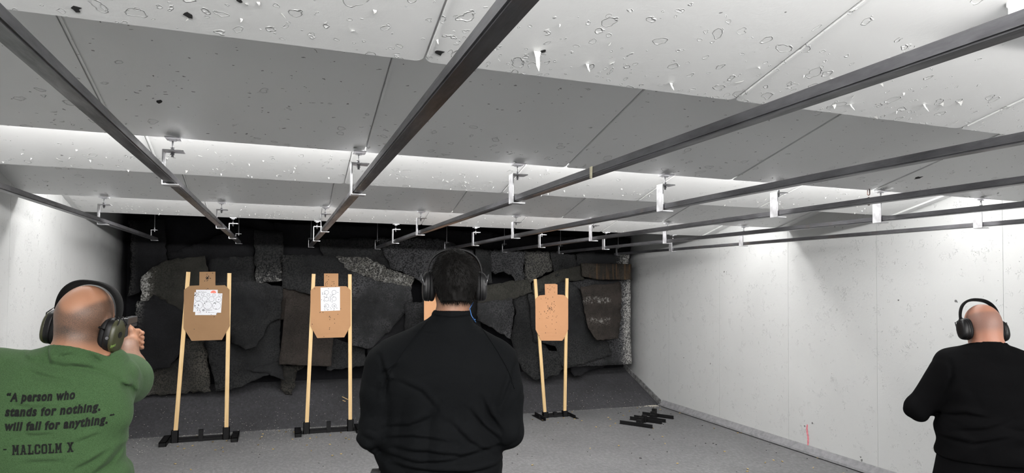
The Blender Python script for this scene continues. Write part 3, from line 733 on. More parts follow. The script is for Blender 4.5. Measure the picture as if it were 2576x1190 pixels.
def ring(b, c, r, w, y, k=28):
    vs = [[b.verts.new((c[0] + rr * math.cos(6.2832 * i / k), y, c[1] + rr * math.sin(6.2832 * i / k))) for rr in (r - w, r + w)] for i in range(k)]
    for i in range(k): b.faces.new((vs[i][0], vs[i][1], vs[(i + 1) % k][1], vs[(i + 1) % k][0]))
def text_mesh(s, offset=0.0, shear=0.0, spacing=1.0):
    cu = bpy.data.curves.new('t', 'FONT'); cu.body = s; cu.size = 1.0; cu.offset = offset; cu.shear = shear; cu.space_character = spacing; cu.resolution_u = 3; cu.fill_mode = 'FRONT'
    o = bpy.data.objects.new('t', cu); COL.objects.link(o)
    bpy.context.view_layer.update()
    me = bpy.data.meshes.new_from_object(o.evaluated_get(bpy.context.evaluated_depsgraph_get()))
    bm = BM(); bm.from_mesh(me)
    bpy.data.objects.remove(o); bpy.data.curves.remove(cu); bpy.data.meshes.remove(me)
    return bm
def place_text(s, px0, py0, w, y, parent, m, name='lettering', h=None, **k):
    b = text_mesh(s, **k); xs = [v.co.x for v in b.verts]; sc = w / (max(xs) - min(xs)); x0 = min(xs)
    p = onY(px0, py0, y)
    for v in b.verts: v.co = Vector((p[0] + (v.co.x - x0) * sc, y, p[2] + v.co.y * (h or sc)))
    return obj(name, b, m, parent)
def sheet(poly, y, label):
    b = BM(); prism(b, [Vector(onY(px, py, y)) for px, py in poly][::-1], (0, 1, 0), -.0006)
    bmesh.ops.recalc_face_normals(b, faces=list(b.faces))
    o = obj('paper_sheet', b, M['paper']); tag(o, label, 'paper', 'paper practice sheets')
    return o
ys = YT - .0425
s0 = sheet([c1(317, 351), c1(641, 352), c1(640, 410), c1(628, 715), c1(617, 730), c1(303, 730)], ys, 'white paper sheet with a red half disc, showing above and below the sheet of circles')
b = BM(); c = onY(*c1(576, 400), ys - .001); k = 18
pts = [Vector((c[0] + .0275 * math.cos(math.pi * i / k), ys - .001, c[2] + .0275 * math.sin(math.pi * i / k))) for i in range(k + 1)]
prism(b, pts, (0, -1, 0), .0004); obj('half_disc', b, M['ink_red'], s0)
place_text('Dot Torture', *c1(348, 392), .078, ys - .0012, s0, M['ink'], offset=.01)
b = BM()
for (xa, ya, xb, yb) in ((340, 685, 385, 686), (440, 685, 480, 688)): bar(b, onY(*c1(xa, ya), ys - .0012), onY(*c1(xb, yb), ys - .0012), .003, .0006, (0, 1, 0))
obj('red_line', b, M['ink_red'], s0)
b = BM()
for (xa, ya, xb, yb) in ((340, 700, 395, 701), (520, 692, 590, 694)): bar(b, onY(*c1(xa, ya), ys - .0012), onY(*c1(xb, yb), ys - .0012), .0014, .0006, (0, 1, 0))
obj('print_line', b, M['ink_grey'], s0)
y1 = ys - .0035
s1 = sheet([c1(296, 386), c1(330, 398), c1(711, 406), c1(690, 695), c1(273, 682)], y1, 'white paper sheet printed with three rows of circles, on top of the other sheet')
b = BM(); y2 = y1 - .001
for x, y, r in ((330, 415, 19), (417, 423, 19), (501, 427, 19), (586, 430, 19), (675, 434, 19), (343, 483, 37), (446, 487, 37), (548, 491, 37), (651, 496, 37), (354, 580, 55), (489, 585, 55), (624, 590, 55)):
    b = BM(); c = onY(*c1(x, y), y2); ring(b, (c[0], c[2]), r / 5.95 / 222 * .96, .0012, y2); disc(b, (c[0], y2, c[2]), (0, -1, 0), .0018, 6); obj('printed_circle', b, M['ink_grey'], s1)
b = BM()   # cogged emblem
c = onY(*c1(427, 656), y2)
ring(b, (c[0], c[2]), .0065, .0016, y2)
for i in range(8): an = i * math.pi / 4; bar(b, (c[0] + .008 * math.cos(an), y2, c[2] + .008 * math.sin(an)), (c[0] + .0115 * math.cos(an), y2, c[2] + .0115 * math.sin(an)), .004, .0006, (0, 1, 0))
obj('emblem', b, M['ink'], s1)
b = BM()   # illegible small print beside it
for i in range(9): x = 455 + i * 11.5; bar(b, onY(*c1(x, 655), y2), onY(*c1(x + 8.5, 656), y2), .0040, .0006, (0, 1, 0))
for i in range(5): x = 480 + i * 9; bar(b, onY(*c1(x, 665), y2), onY(*c1(x + 5, 666), y2), .0015, .0006, (0, 1, 0))
obj('small_print', b, M['ink'], s1)
b = BM()
for x, y, r in ((320, 404, .004), (308, 428, .005), (297, 437, .004), (318, 447, .003), (340, 412, .003), (358, 421, .003), (350, 570, .004), (355, 582, .005), (304, 590, .005), (332, 618, .003), (343, 618, .004), (476, 530, .004), (447, 553, .004), (456, 576, .003), (449, 629, .004), (587, 552, .004), (603, 549, .004), (610, 561, .004), (588, 596, .003), (617, 637, .004), (656, 497, .005), (338, 655, .004), (373, 657, .004), (378, 680, .004), (472, 683, .004), (509, 690, .004), (543, 722, .003), (623, 714, .004), (297, 434, .006)):
    b = BM(); disc(b, onY(*c1(x, y), y2), (0, -1, 0), r, 7, .8); obj('bullet_hole', b, M['hole'], s1)
s2 = sheet([c2(276, 318), c2(566, 310), c2(567, 661), c2(280, 671)], ys, 'white paper sheet with six circles on the tan cardboard target')
b = BM(); y2 = ys - .001
for x, y in ((365, 391), (478, 389), (365, 491), (479, 488), (366, 594), (479, 591)):
    b = BM(); c = onY(*c2(x, y), y2); ring(b, (c[0], c[2]), 31.5 / 5.95 / 225, .0014, y2); obj('printed_circle', b, M['ink_grey'], s2)
b = BM(); c = onY(*c2(421, 458), y2); ring(b, (c[0], c[2]), .0055, .0012, y2); bar(b, onY(*c2(424, 470), y2), onY(*c2(424, 530), y2), .003, .0006, (0, 1, 0)); obj('emblem', b, M['ink_grey'], s2)
b = BM()
for x, y in ((393, 334), (303, 400), (305, 418), (330, 417), (345, 405), (370, 437), (330, 454), (293, 500), (325, 510), (331, 528), (404, 516), (360, 466), (424, 429), (441, 447), (447, 432), (462, 428), (449, 532), (470, 459), (536, 389), (349, 594), (362, 597), (483, 592), (489, 599), (476, 594), (333, 637), (342, 655), (374, 647), (382, 655), (393, 650), (422, 616), (434, 637), (480, 640), (475, 659), (521, 625), (337, 606)):
    b = BM(); disc(b, onY(*c2(x, y), y2), (0, -1, 0), .0038, 7, .8); obj('bullet_hole', b, M['hole'], s2)

# spare stand bases lying on the floor at the right
def spare(cx, cy, rz, gap, foot, socks, label):
    e = empty('target_stand', (cx, cy, 0), rz)
    for s in (-1, 1):
        b = BM(); xx = s * gap / 2
        box(b, xx - .02, xx + .02, -foot / 2, foot / 2, 0, .005); box(b, xx - .003, xx + .003, -foot / 2, foot / 2, 0, .042); obj('foot', b, M['black_steel'], e)
    b = BM(); bar(b, (-gap / 2, 0, .018), (gap / 2, 0, .018), .03, .03); obj('crossbar', b, M['black_steel'], e)
    for x, yy, h in socks:
        b = BM(); box(b, x - .022, x + .022, yy - .028, yy + .028, 0, h); bevelled(b, .004); obj('socket', b, M['black_steel'], e)
    tag(e, label, 'target stand', 'spare stand bases')
ang = math.atan2(.36, .26)
spare(4.155, 6.905, math.atan2(.17, .24), .29, .42, [(-.06, .0, .06), (.02, .01, .075), (.10, .0, .09)], 'nearer of the two empty black stand bases lying on the floor by the right wall')
spare(4.47, 7.12, math.atan2(.17, .24), .26, .42, [(-.05, .0, .06), (.02, .02, .085), (.09, .03, .11)], 'farther of the two empty black stand bases lying on the floor by the right wall')

# ------------------------------------------------------------------ casings, splinters and litter on the floor
def casing_mesh():
    b = BM(); tube(b, [(0, -.0095, .005), (0, -.0075, .005), (0, -.0070, .005), (0, -.006, .005), (0, .0095, .005)], [.0049, .0049, .0041, .0048, .0048], 10)
    return b
cas = obj('shell_casing', casing_mesh(), M['brass'], None, True)
spots = []
for px, py in ((1643, 1079), (1633, 1060), (1673, 1117), (1823, 1137), (1704, 1167), (1946, 1159), (1968, 1162), (1925, 1165), (2046, 1178), (1881, 1181), (2057, 1153), (1880, 1187), (1548, 1066), (1440, 1045), (783, 1135), (772, 1121), (830, 1119), (870, 1103), (796, 1101), (858, 1143), (836, 1147), (687, 1131), (1865, 1090), (1856, 1090), (1710, 1040), (1404, 1064), (1365, 1058), (1350, 1045), (780, 1104), (736, 1106)):
    p = onZ(px, py, 0); spots.append((p[0], p[1]))
while len(spots) < 120:
    x = rnd.uniform(XL + .2, XR - .15); y = rnd.choice([rnd.uniform(3.5, 7.8), 7.8 - abs(rnd.gauss(0, .35))])
    spots.append((x, y))
for i, (x, y) in enumerate(spots):
    o = cas if i == 0 else cas.copy()
    if i: COL.objects.link(o)
    o.location = (x, y, 0); o.rotation_euler = (0, 0, rnd.uniform(0, 6.28))
    tag(o, 'spent brass cartridge casing lying loose on the grey floor', 'casing', 'spent casings scattered over the floor')
def crumbs(name, pts, m, label):
    b = BM()
    for x, y, z, s in pts:
        k = rnd.randint(4, 6); a0 = rnd.uniform(0, 6.28)
        prism(b, [(x + s * rnd.uniform(.6, 1.2) * math.cos(a0 + 6.283 * i / k), y + s * rnd.uniform(.6, 1.2) * math.sin(a0 + 6.283 * i / k), z) for i in range(k)], (0, 0, 1), s * .6)
    o = obj(name, b, m, None, kind='stuff'); o['label'] = label; o['category'] = 'litter'
def rz(y): return .014 + (y - YRAMP) * .394 / (YB - YRAMP)
pts = []
for _ in range(420):
    x = rnd.uniform(XL, XR - .05); y = YRAMP - abs(rnd.gauss(0, .03)) - .018
    pts.append((x, y, 0, rnd.uniform(.0015, .0045)))
for _ in range(160): pts.append((XR - .05 - abs(rnd.gauss(0, .10)), YRAMP - abs(rnd.gauss(0, .05)) - .01, 0, rnd.uniform(.003, .008)))
for _ in range(420):
    x = rnd.uniform(XL, XR - .1); y = YRAMP + abs(rnd.gauss(0, .35)); y = min(y, 8.7)
    pts.append((x, y, rz(y), rnd.uniform(.0015, .005)))
for _ in range(420): pts.append((rnd.gauss(-.2, 1.0), 7.85 - abs(rnd.gauss(0, .5)), 0, rnd.uniform(.0015, .004)))
pts = [q for q in pts if XL < q[0] < XR - .06 and q[1] < 8.75]
crumbs('floor_litter', pts, M['crumb_w'], 'pale crumbs and brass bits gathered along the foot of the ramp')
pts = [(rnd.uniform(XL, XR - .1), rnd.uniform(3.4, 7.85), 0, rnd.uniform(.002, .007)) for _ in range(260)]
for px, py in ((1555, 1040), (1562, 1038), (1608, 1037), (1688, 1042), (1634, 1095), (1775, 1116), (1767, 1071), (1802, 1119), (1794, 1116), (1610, 1153), (1678, 1137), (1302, 1143), (1669, 1068)):
    p = onZ(px, py, 0); pts.append((p[0], p[1], 0, .009))
crumbs('rubber_crumbs', pts, M['crumb_b'], 'black rubber crumbs strewn over the grey floor')
for (a, c, lab) in (((861, 998), (875, 1005), 'long pale wood splinter lying on the ramp behind the second stand'), ((862, 1007), (869, 1010), 'short pale wood splinter lying on the ramp behind the second stand')):
    def onramp(px, py):
        d = ray(px, py); s = .394 / (YB - YRAMP); t = (.018 - s * YRAMP - EYE) / (d[2] - s * d[1]); return Vector((d[0] * t, d[1] * t, EYE + d[2] * t))
    b = BM(); bar(b, onramp(*a), onramp(*c), .010, .006); tag(obj('wood_splinter', b, M['pine']), lab, 'splinter')

# ------------------------------------------------------------------ people: signed distance bodies turned into one continuous surface
_rs = np.random.RandomState(3)
_LAT = _rs.rand(32, 32, 32).astype(np.float32)
def vnoise(x, y, z):
    xi, yi, zi = np.floor(x).astype(int), np.floor(y).astype(int), np.floor(z).astype(int)
    fx, fy, fz = x - xi, y - yi, z - zi
    fx, fy, fz = fx * fx * (3 - 2 * fx), fy * fy * (3 - 2 * fy), fz * fz * (3 - 2 * fz)
    g = lambda a, b, c: _LAT[(xi + a) % 32, (yi + b) % 32, (zi + c) % 32]
    l = lambda a, b, t: a + (b - a) * t
    return l(l(l(g(0, 0, 0), g(1, 0, 0), fx), l(g(0, 1, 0), g(1, 1, 0), fx), fy), l(l(g(0, 0, 1), g(1, 0, 1), fx), l(g(0, 1, 1), g(1, 1, 1), fx), fy), fz)
def rc(a, b, ra, rb, k=.02): return ('rc', np.array(a, float), np.array(b, float), ra, rb, k)
def el(c, rad, ax=None, k=.02): return ('el', np.array(c, float), np.array(rad, float), np.eye(3) if ax is None else ax, k)
def loft(st, r, f, k=.03): return ('loft', np.array(st, float), np.array(r, float), np.array(f, float), k)
def prim_eval(p, X, Y, Z):
    if p[0] == 'rc':
        _, a, b, ra, rb, k = p; d = b - a; L2 = (d * d).sum() + 1e-12
        px, py, pz_ = X - a[0], Y - a[1], Z - a[2]
        t = np.clip((px * d[0] + py * d[1] + pz_ * d[2]) / L2, 0, 1)
        return np.sqrt((px - t * d[0]) ** 2 + (py - t * d[1]) ** 2 + (pz_ - t * d[2]) ** 2) - (ra + (rb - ra) * t)
    if p[0] == 'el':
        _, c, rad, ax, k = p; px, py, pz_ = X - c[0], Y - c[1], Z - c[2]
        q = [px * ax[i][0] + py * ax[i][1] + pz_ * ax[i][2] for i in range(3)]
        k0 = np.sqrt(sum((q[i] / rad[i]) ** 2 for i in range(3))); k1 = np.sqrt(sum((q[i] / rad[i] ** 2) ** 2 for i in range(3))) + 1e-9
        return k0 * (k0 - 1) / k1
    _, st, r, f, k = p      # stations: z, centre r, centre f, half width, half depth
    zz = np.clip(Z, st[0, 0], st[-1, 0])
    def ip(j):
        z = st[:, 0]; v = st[:, j]
        i = np.clip(np.searchsorted(z, zz) - 1, 0, len(z) - 2); t = (zz - z[i]) / (z[i + 1] - z[i])
        m = np.gradient(v, z); h = z[i + 1] - z[i]
        return (2 * t ** 3 - 3 * t ** 2 + 1) * v[i] + (t ** 3 - 2 * t ** 2 + t) * h * m[i] + (-2 * t ** 3 + 3 * t ** 2) * v[i + 1] + (t ** 3 - t ** 2) * h * m[i + 1]
    cr_, cf, w, d = ip(1), ip(2), ip(3), ip(4)
    pr = X * r[0] + Y * r[1] - cr_; pf = X * f[0] + Y * f[1] - cf
    e = 2.4
    k0 = (np.abs(pr / w) ** e + np.abs(pf / d) ** e) ** (1 / e)
    lat = (k0 - 1) * np.minimum(w, d) * .95
    dz = np.maximum(st[0, 0] - Z, Z - st[-1, 0])
    return np.where(dz > 0, np.sqrt(np.maximum(lat, 0) ** 2 + np.maximum(dz, 0) ** 2), np.maximum(lat, dz))
def prim_box(p, off):
    if p[0] == 'rc': m = max(p[3], p[4]); return np.minimum(p[1], p[2]) - m - off, np.maximum(p[1], p[2]) + m + off
    if p[0] == 'el': m = p[2].max(); return p[1] - m - off, p[1] + m + off
    return None
def sdf_grid(prims, lo, hi, h):
    lo = np.array(lo, float); hi = np.array(hi, float)
    ax = [np.arange(lo[i], hi[i] + h, h) for i in range(3)]
    V = np.full([len(a) for a in ax], .5, np.float32)
    for p in prims:
        bb = prim_box(p, .07)
        if bb is None: sl = [slice(None)] * 3
        else:
            sl = [slice(max(0, int((bb[0][i] - lo[i]) / h)), max(0, int((bb[1][i] - lo[i]) / h) + 2)) for i in range(3)]
        X, Y, Z = np.meshgrid(ax[0][sl[0]], ax[1][sl[1]], ax[2][sl[2]], indexing='ij', sparse=True)
        if X.size == 0 or Y.size == 0 or Z.size == 0: continue
        X, Y, Z = np.broadcast_arrays(X, Y, Z)
        d = prim_eval(p, X, Y, Z).astype(np.float32); k = abs(p[-1]); v = V[tuple(sl)]
        if p[-1] < 0:      # carve
            hh = np.maximum(k - np.abs(v + d), 0) / k
            V[tuple(sl)] = np.maximum(v, -d) + hh * hh * k * .25
        else:
            hh = np.maximum(k - np.abs(v - d), 0) / k
            V[tuple(sl)] = np.minimum(v, d) - hh * hh * k * .25
    return V, ax
def nets(V, ax, name, m, parent):
    """surface nets"""
    h = ax[0][1] - ax[0][0]
    s = V < 0
    nx, ny, nz = V.shape
    cnt = np.zeros((nx - 1, ny - 1, nz - 1), np.int8); acc = np.zeros((nx - 1, ny - 1, nz - 1, 3), np.float32)
    C = [(i, j, k) for i in (0, 1) for j in (0, 1) for k in (0, 1)]
    sub = lambda A, c: A[c[0]:c[0] + nx - 1, c[1]:c[1] + ny - 1, c[2]:c[2] + nz - 1]
    tot = sum(sub(s, c).astype(np.int8) for c in C); act = (tot > 0) & (tot < 8)
    I = np.argwhere(act)
    P = np.zeros((len(I), 3), np.float32); n = np.zeros(len(I), np.float32)
    val = {c: V[I[:, 0] + c[0], I[:, 1] + c[1], I[:, 2] + c[2]] for c in C}
    for a in C:
        for d in range(3):
            if a[d] == 1: continue
            b = list(a); b[d] = 1; b = tuple(b)
            va, vb = val[a], val[b]; x = (va < 0) != (vb < 0)
            t = np.where(x, va / (va - vb + 1e-12), 0)
            q = np.tile(np.array(a, np.float32), (len(I), 1)); q[:, d] += t
            P[x] += q[x]; n[x] += 1
    P /= np.maximum(n, 1)[:, None]
    co = (I + P) * h + np.array([a[0] for a in ax])
    idx = np.full(act.shape, -1, np.int64); idx[act] = np.arange(len(I))
    quads = []
    for d in range(3):
        o1, o2 = [(1, 2), (2, 0), (0, 1)][d]
        A = [slice(1, -1)] * 3; A[d] = slice(0, -1); B = list(A); B[d] = slice(1, None)
        sa, sb = s[tuple(A)], s[tuple(B)]
        E = np.argwhere(sa != sb)
        if not len(E): continue
        base = E.copy(); base[:, o1] += 1; base[:, o2] += 1
        flip = sa[tuple(E.T)]
        def g(da, db):
            q = base.copy(); q[:, o1] -= da; q[:, o2] -= db; return idx[tuple(q.T)]
        q = np.stack([g(1, 1), g(0, 1), g(0, 0), g(1, 0)], 1)
        q[~flip] = q[~flip][:, ::-1]
        quads.append(q)
    Q = np.concatenate(quads); Q = Q[(Q >= 0).all(1)]
    me = bpy.data.meshes.new(name)
    me.vertices.add(len(co)); me.vertices.foreach_set('co', co.astype(np.float32).ravel())
    me.loops.add(Q.size); me.loops.foreach_set('vertex_index', Q.astype(np.int32).ravel())
    me.polygons.add(len(Q)); me.polygons.foreach_set('loop_start', np.arange(0, Q.size, 4, dtype=np.int32))
    try: me.polygons.foreach_set('loop_total', np.full(len(Q), 4, np.int32))
    except Exception: pass
    me.update(calc_edges=True); me.validate()
    me.polygons.foreach_set('use_smooth', np.ones(len(me.polygons), bool))
    me.materials.append(m)
    o = bpy.data.objects.new(name, me); COL.objects.link(o); o.parent = parent
    return o, co
def hframe(org, head):
    f = np.array([math.sin(head), math.cos(head), 0]); r = np.array([math.cos(head), -math.sin(head), 0]); o = np.array([org[0], org[1], 0.])
    return (lambda a, b, c: o + a * r + b * f + np.array([0, 0, c])), r, f
class Head:
    def __init__(s, c, yaw, pitch, roll):
        """yaw to the right, pitch down positive, roll to the right positive"""
        Mx = Matrix.Rotation(-yaw, 3, 'Z') @ Matrix.Rotation(-pitch, 3, 'X') @ Matrix.Rotation(roll, 3, 'Y')
        s.A = np.array([list(Mx @ Vector(v)) for v in ((1, 0, 0), (0, 1, 0), (0, 0, 1))]); s.c = np.array(c, float)
    def __call__(s, r, f, u): return s.c + r * s.A[0] + f * s.A[1] + u * s.A[2]
    def loc(s, P): return (P - s.c) @ s.A.T
    def prims(s, sc=1.0):
        q = lambda r, f, u: s(r * sc, f * sc, u * sc); A = s.A; z = lambda *v: np.array(v) * sc
        P = [el(q(0, -.006, .022), z(.0765, .098, .092), A, .01), el(q(0, -.045, .0), z(.066, .058, .066), A, .03), el(q(0, .030, -.035), z(.060, .066, .088), A, .03),
             el(q(0, .055, -.088), z(.036, .034, .028), A, .03), rc(q(-.056, .0, -.06), q(-.020, .075, -.098), .016 * sc, .014 * sc, .03), rc(q(.056, .0, -.06), q(.020, .075, -.098), .016 * sc, .014 * sc, .03),
             rc(q(-.030, .086, .018), q(.030, .086, .018), .014 * sc, .014 * sc, .02), rc(q(0, .094, .004), q(0, .116, -.030), .008 * sc, .012 * sc, .012), el(q(0, .106, -.036), z(.018, .011, .009), A, .010),
             el(q(-.045, .07, -.022), z(.020, .018, .016), A, .02), el(q(.045, .07, -.022), z(.020, .018, .016), A, .02),
             rc(q(-.018, .092, -.062), q(.018, .092, -.062), .007 * sc, .007 * sc, .008), rc(q(-.016, .091, -.073), q(.016, .091, -.073), .008 * sc, .008 * sc, .006)]
        for e in (-1, 1):
            P += [el(q(e * .031, .089, .0), z(.017, .010, .010), A, -.012), el(q(e * .031, .080, .0), z(.012, .012, .012), A, .004)]
            ex = np.array(A); P += [el(q(e * .079, -.004, -.012), z(.010, .021, .033), ex, .012)]
        return P
def hand(wr, d, up, out, side, grip=True):
    """simple curled hand from the wrist: d = direction of the palm, up = thumb side, out = back of the hand"""
    d, up, out = [np.array(v, float) / np.linalg.norm(v) for v in (d, up, out)]
    q = lambda a, b, c: np.array(wr) + a * d + b * up + c * out
    ax = np.array([d, up, out])
    P = [el(q(.048, 0, 0), (.050, .042, .017), ax, .02), rc(q(-.02, 0, 0), q(.02, 0, 0), .026, .027, .03)]
    for i, (u, L) in enumerate(((.030, .9), (.010, 1.0), (-.010, .95), (-.029, .78))):
        r = .0095 - .0006 * (i == 3)
        a, b, c, e = q(.088, u, .006), q(.088 + .034 * L, u, -.008), q(.088 + .030 * L, u * .95, -.040), q(.085, u * .9, -.050)
        P += [rc(a, b, r + .001, r, .008), rc(b, c, r, r * .95, .004), rc(c, e, r * .95, r * .85, .004)]
    P += [rc(q(.010, .030, -.012), q(.050, .052, -.030), .014, .011, .014), rc(q(.050, .052, -.030), q(.088, .040, -.044), .0105, .0095, .004)]
    return P
def legs(L, hip, knee, ankle, rr=(.098, .062, .048)):
    P = []
    for s in (-1, 1):
        h, k, a = L(s * hip[0], hip[1], hip[2]), L(s * knee[0], knee[1], knee[2]), L(s * ankle[0], ankle[1], ankle[2])
        P += [rc(h, k, rr[0], rr[1], .03), rc(k, k * .65 + a * .35, rr[1] * .95, rr[1], .03), rc(k * .65 + a * .35, a, rr[1], rr[2], .03)]
    return P
def feet(L, ankle, r, f):
    P = []
    for s in (-1, 1):
        a = L(s * ankle[0], ankle[1], 0)
        P += [rc(a + f * -.04 + np.array([0, 0, .05]), a + f * .16 + np.array([0, 0, .042]), .048, .040, .03), rc(a + np.array([0, 0, .06]), a + np.array([0, 0, .14]), .05, .052, .03)]
    return P
def build(prims, h, name, m, parent, fn=None, lo=None, hi=None):
    bb = [prim_box(p, .05) for p in prims if p[0] != 'loft']
    L = np.min([b[0] for b in bb], 0); Hh = np.max([b[1] for b in bb], 0)
    for p in prims:
        if p[0] == 'loft':
            for q in p[1]:
                c = p[2] * q[1] + p[3] * q[2]; m_ = max(q[3], q[4]) + .06
                L = np.minimum(L, [c[0] - m_, c[1] - m_, q[0] - .04]); Hh = np.maximum(Hh, [c[0] + m_, c[1] + m_, q[0] + .04])
    if lo is not None: L = np.maximum(L, lo)
    if hi is not None: Hh = np.minimum(Hh, hi)
    V, ax = sdf_grid(prims, L, Hh, h)
    if fn is not None:
        X, Y, Z = np.meshgrid(*ax, indexing='ij', sparse=True)
        V = fn(V, X, Y, Z).astype(np.float32)
    V[0], V[-1], V[:, 0], V[:, -1], V[:, :, 0], V[:, :, -1] = .1, .1, .1, .1, .1, .1
    return nets(V, ax, name, m, parent)
def folds(V, X, Y, Z, r, f, scale, amp, tilt, seed, band=.05):
    """ridged, stretched folds; only near the surface"""
    near = np.argwhere(np.abs(V) < band)
    i, j, k = near.T
    x, y, z = X[i, 0, 0], Y[0, j, 0], Z[0, 0, k]
    a = x * r[0] + y * r[1]; b = x * f[0] + y * f[1]
    z2 = z + a * tilt
    w = vnoise(a * 5 + seed, b * 5, z * 5) * .22
    n = vnoise(a * scale[0] + seed, b * scale[0] * .8 + 3.1, (z2 + w) * scale[1])
    n = 1 - np.abs(2 * n - 1)
    V[i, j, k] += (amp(a, b, z) * (n - .72)).astype(np.float32)
    return V
def creases(V, X, Y, Z, r, f, D, fmax, lines):
    """sharp fabric creases along polylines (photo points at distance D), cut into the back of a garment"""
    i, j, k = np.argwhere(np.abs(V) < .03).T
    x, y, z = X[i, 0, 0], Y[0, j, 0], Z[0, 0, k]
    a = x * r[0] + y * r[1]; b = x * f[0] + y * f[1]
    add = np.zeros(len(a))
    for pts, dep, wid in lines:
        P = [at(px, py, D) for px, py in pts]; P = [(p @ r, p[2]) for p in P]
        dm = np.full(len(a), 9.); tt = np.zeros(len(a)); sg = np.zeros(len(a)); n = len(P) - 1
        for q in range(n):
            (a0, z0), (a1, z1) = P[q], P[q + 1]; da, dz = a1 - a0, z1 - z0; L2 = da * da + dz * dz + 1e-9
            t = np.clip(((a - a0) * da + (z - z0) * dz) / L2, 0, 1); ex, ez = a - a0 - t * da, z - z0 - t * dz
            d = np.hypot(ex, ez); s = np.sign(da * ez - dz * ex) * np.sign(da + 1e-6); m = d < dm
            dm = np.where(m, d, dm); tt = np.where(m, (q + t) / n, tt); sg = np.where(m, s, sg)
        env = np.sin(np.pi * np.clip(tt * .9 + .05, 0, 1)) ** .7
        u = dm * sg / wid
        add += env * dep * .75 * (np.exp(-(u / .55) ** 2) - .8 * np.exp(-((u - 1.1) / .9) ** 2))
    V[i, j, k] += (add * (b < fmax)).astype(np.float32)
    return V
def set_attr(o, name, v):
    a = o.data.attributes.new(name, 'FLOAT', 'POINT'); a.data.foreach_set('value', np.asarray(v, np.float32))
def sst(x, a, b):
    t = np.clip((x - a) / (b - a), 0, 1); return t * t * (3 - 2 * t)

# ---------------- ear muffs
def oval(hd, cx, cf, cu, a, b, k=28, e=2.5, tilt=0.0):
    out = []
    for i in range(k):
        t = 2 * math.pi * i / k; c, s = math.cos(t), math.sin(t)
        f = a * abs(c) ** (2 / e) * (1 if c > 0 else -1); u = b * abs(s) ** (2 / e) * (1 if s > 0 else -1)
        out.append(Vector(hd(cx, cf + f + tilt * u, cu + u)))
    return out
def rings_mesh(bm, rings, capa=True, capb=True):
    R_s = [[bm.verts.new(p) for p in q] for q in rings]; k = len(R_s[0])
    for a, b in zip(R_s[:-1], R_s[1:]):
        for i in range(k): bm.faces.new((a[i], a[(i + 1) % k], b[(i + 1) % k], b[i]))
    if capa: bm.faces.new(R_s[0][::-1])
    if capb: bm.faces.new(R_s[-1])
    bmesh.ops.recalc_face_normals(bm, faces=list(bm.faces))
def ear_muffs(hd, label, shell, hw=.102, top=.132, band_w=.045, band_t=.010, cup=(.040, .056), depth=.034, cu=-.035, cf=.004, band_m=None, wires=True, x0=.080, base_m=None, lean=-.01, spread=.012, base=.003):
    e = empty('ear_muffs', tuple(hd.c)); e.location = (0, 0, 0)
    tag(e, label, 'ear muffs', 'ear muffs worn by the shooters')
    bm = BM(); n = 36; prof = []
    for i in range(n + 1):
        t = math.pi * (i / n); c, s = math.cos(t), math.sin(t)
        r = hw * (abs(c) ** .80) * (1 if c > 0 else -1); u = .015 + (top - .015) * s ** .85
        prof.append((r, u, s))
    secs = []
    for i, (r, u, s) in enumerate(prof):
        a = prof[max(0, i - 1)]; b = prof[min(n, i + 1)]; tx, tu = b[0] - a[0], b[1] - a[1]; l = math.hypot(tx, tu) or 1; nx, nu = tu / l, -tx / l
        if nx * r + nu * u < 0: nx, nu = -nx, -nu
        w = band_w * (.55 + .45 * s); th = band_t * (.75 + .35 * s)
        sec = []
        for k in range(12):
            q = 2 * math.pi * k / 12; cf_, ct = math.cos(q), math.sin(q)
            ff = w / 2 * abs(cf_) ** .5 * (1 if cf_ > 0 else -1); tt = th * (ct * .5 + .5)
            sec.append(Vector(hd(r + nx * tt, cf + ff + lean * s, u + nu * tt)))
        secs.append(sec)
    rings_mesh(bm, secs); obj('headband', bm, band_m or M['mcloth'], e, True)
    for s in (-1, 1):
        a, b = cup
        bm = BM(); x = x0
        rg = [oval(hd, s * (x + dx), cf, cu, a * k, b * k) for dx, k in ((-.004, .80), (0, .94), (.006, 1.0), (.014, .98), (.018, .88))]
        rings_mesh(bm, rg); obj('ear_cushion', bm, M['mpad'], e, True)
        bm = BM(); x = x0 + .016
        rg = [oval(hd, s * (x + dx), cf, cu, a * k, b * k) for dx, k in ((0, .95), (.002, 1.0), (.006, 1.0), (.006 + base, .97), (.008 + base, .93))]
        rings_mesh(bm, rg); obj('cup_rim', bm, base_m or M['mblack'], e, True)
        bm = BM(); x = x0 + .020 + base
        rg = [oval(hd, s * (x + depth * dx), cf - .004 * dx, cu - .006 * dx, a * k, b * (k + .02)) for dx, k in ((0, .95), (.25, .95), (.5, .91), (.75, .84), (.92, .72), (1.0, .52), (1.03, .2))]
        rings_mesh(bm, rg)
        cu_o = obj('ear_cup', bm, shell, e, True)
        if wires:
            bm = BM()
            for df in (-.017, .017):
                pts = [hd(s * (hw + .003), cf + df * .6, .030), hd(s * (hw + spread + .006), cf + df * .8, .012), hd(s * (x0 + .046 + spread * .3), cf + df * 1.4, cu + .045), hd(s * (x0 + .040), cf + df * 2.1, cu + .006)]
                tube(bm, pts, .0021, 6)
            tube(bm, [hd(s * (hw + .003), cf - .012, .030), hd(s * (hw + .003), cf + .012, .030)], .004, 6)
            obj('wire_yoke', bm, M['wire'] if wires == 1 else M['mblack'], e, True)
            bm = BM()
            for df in (-1, 1): disc(bm, hd(s * (x0 + .036), cf + df * .0365, cu + .004), hd.A[1] * df, .006, 10, 0, .004)
            obj('pivot', bm, M['mblack'], e)
    return e

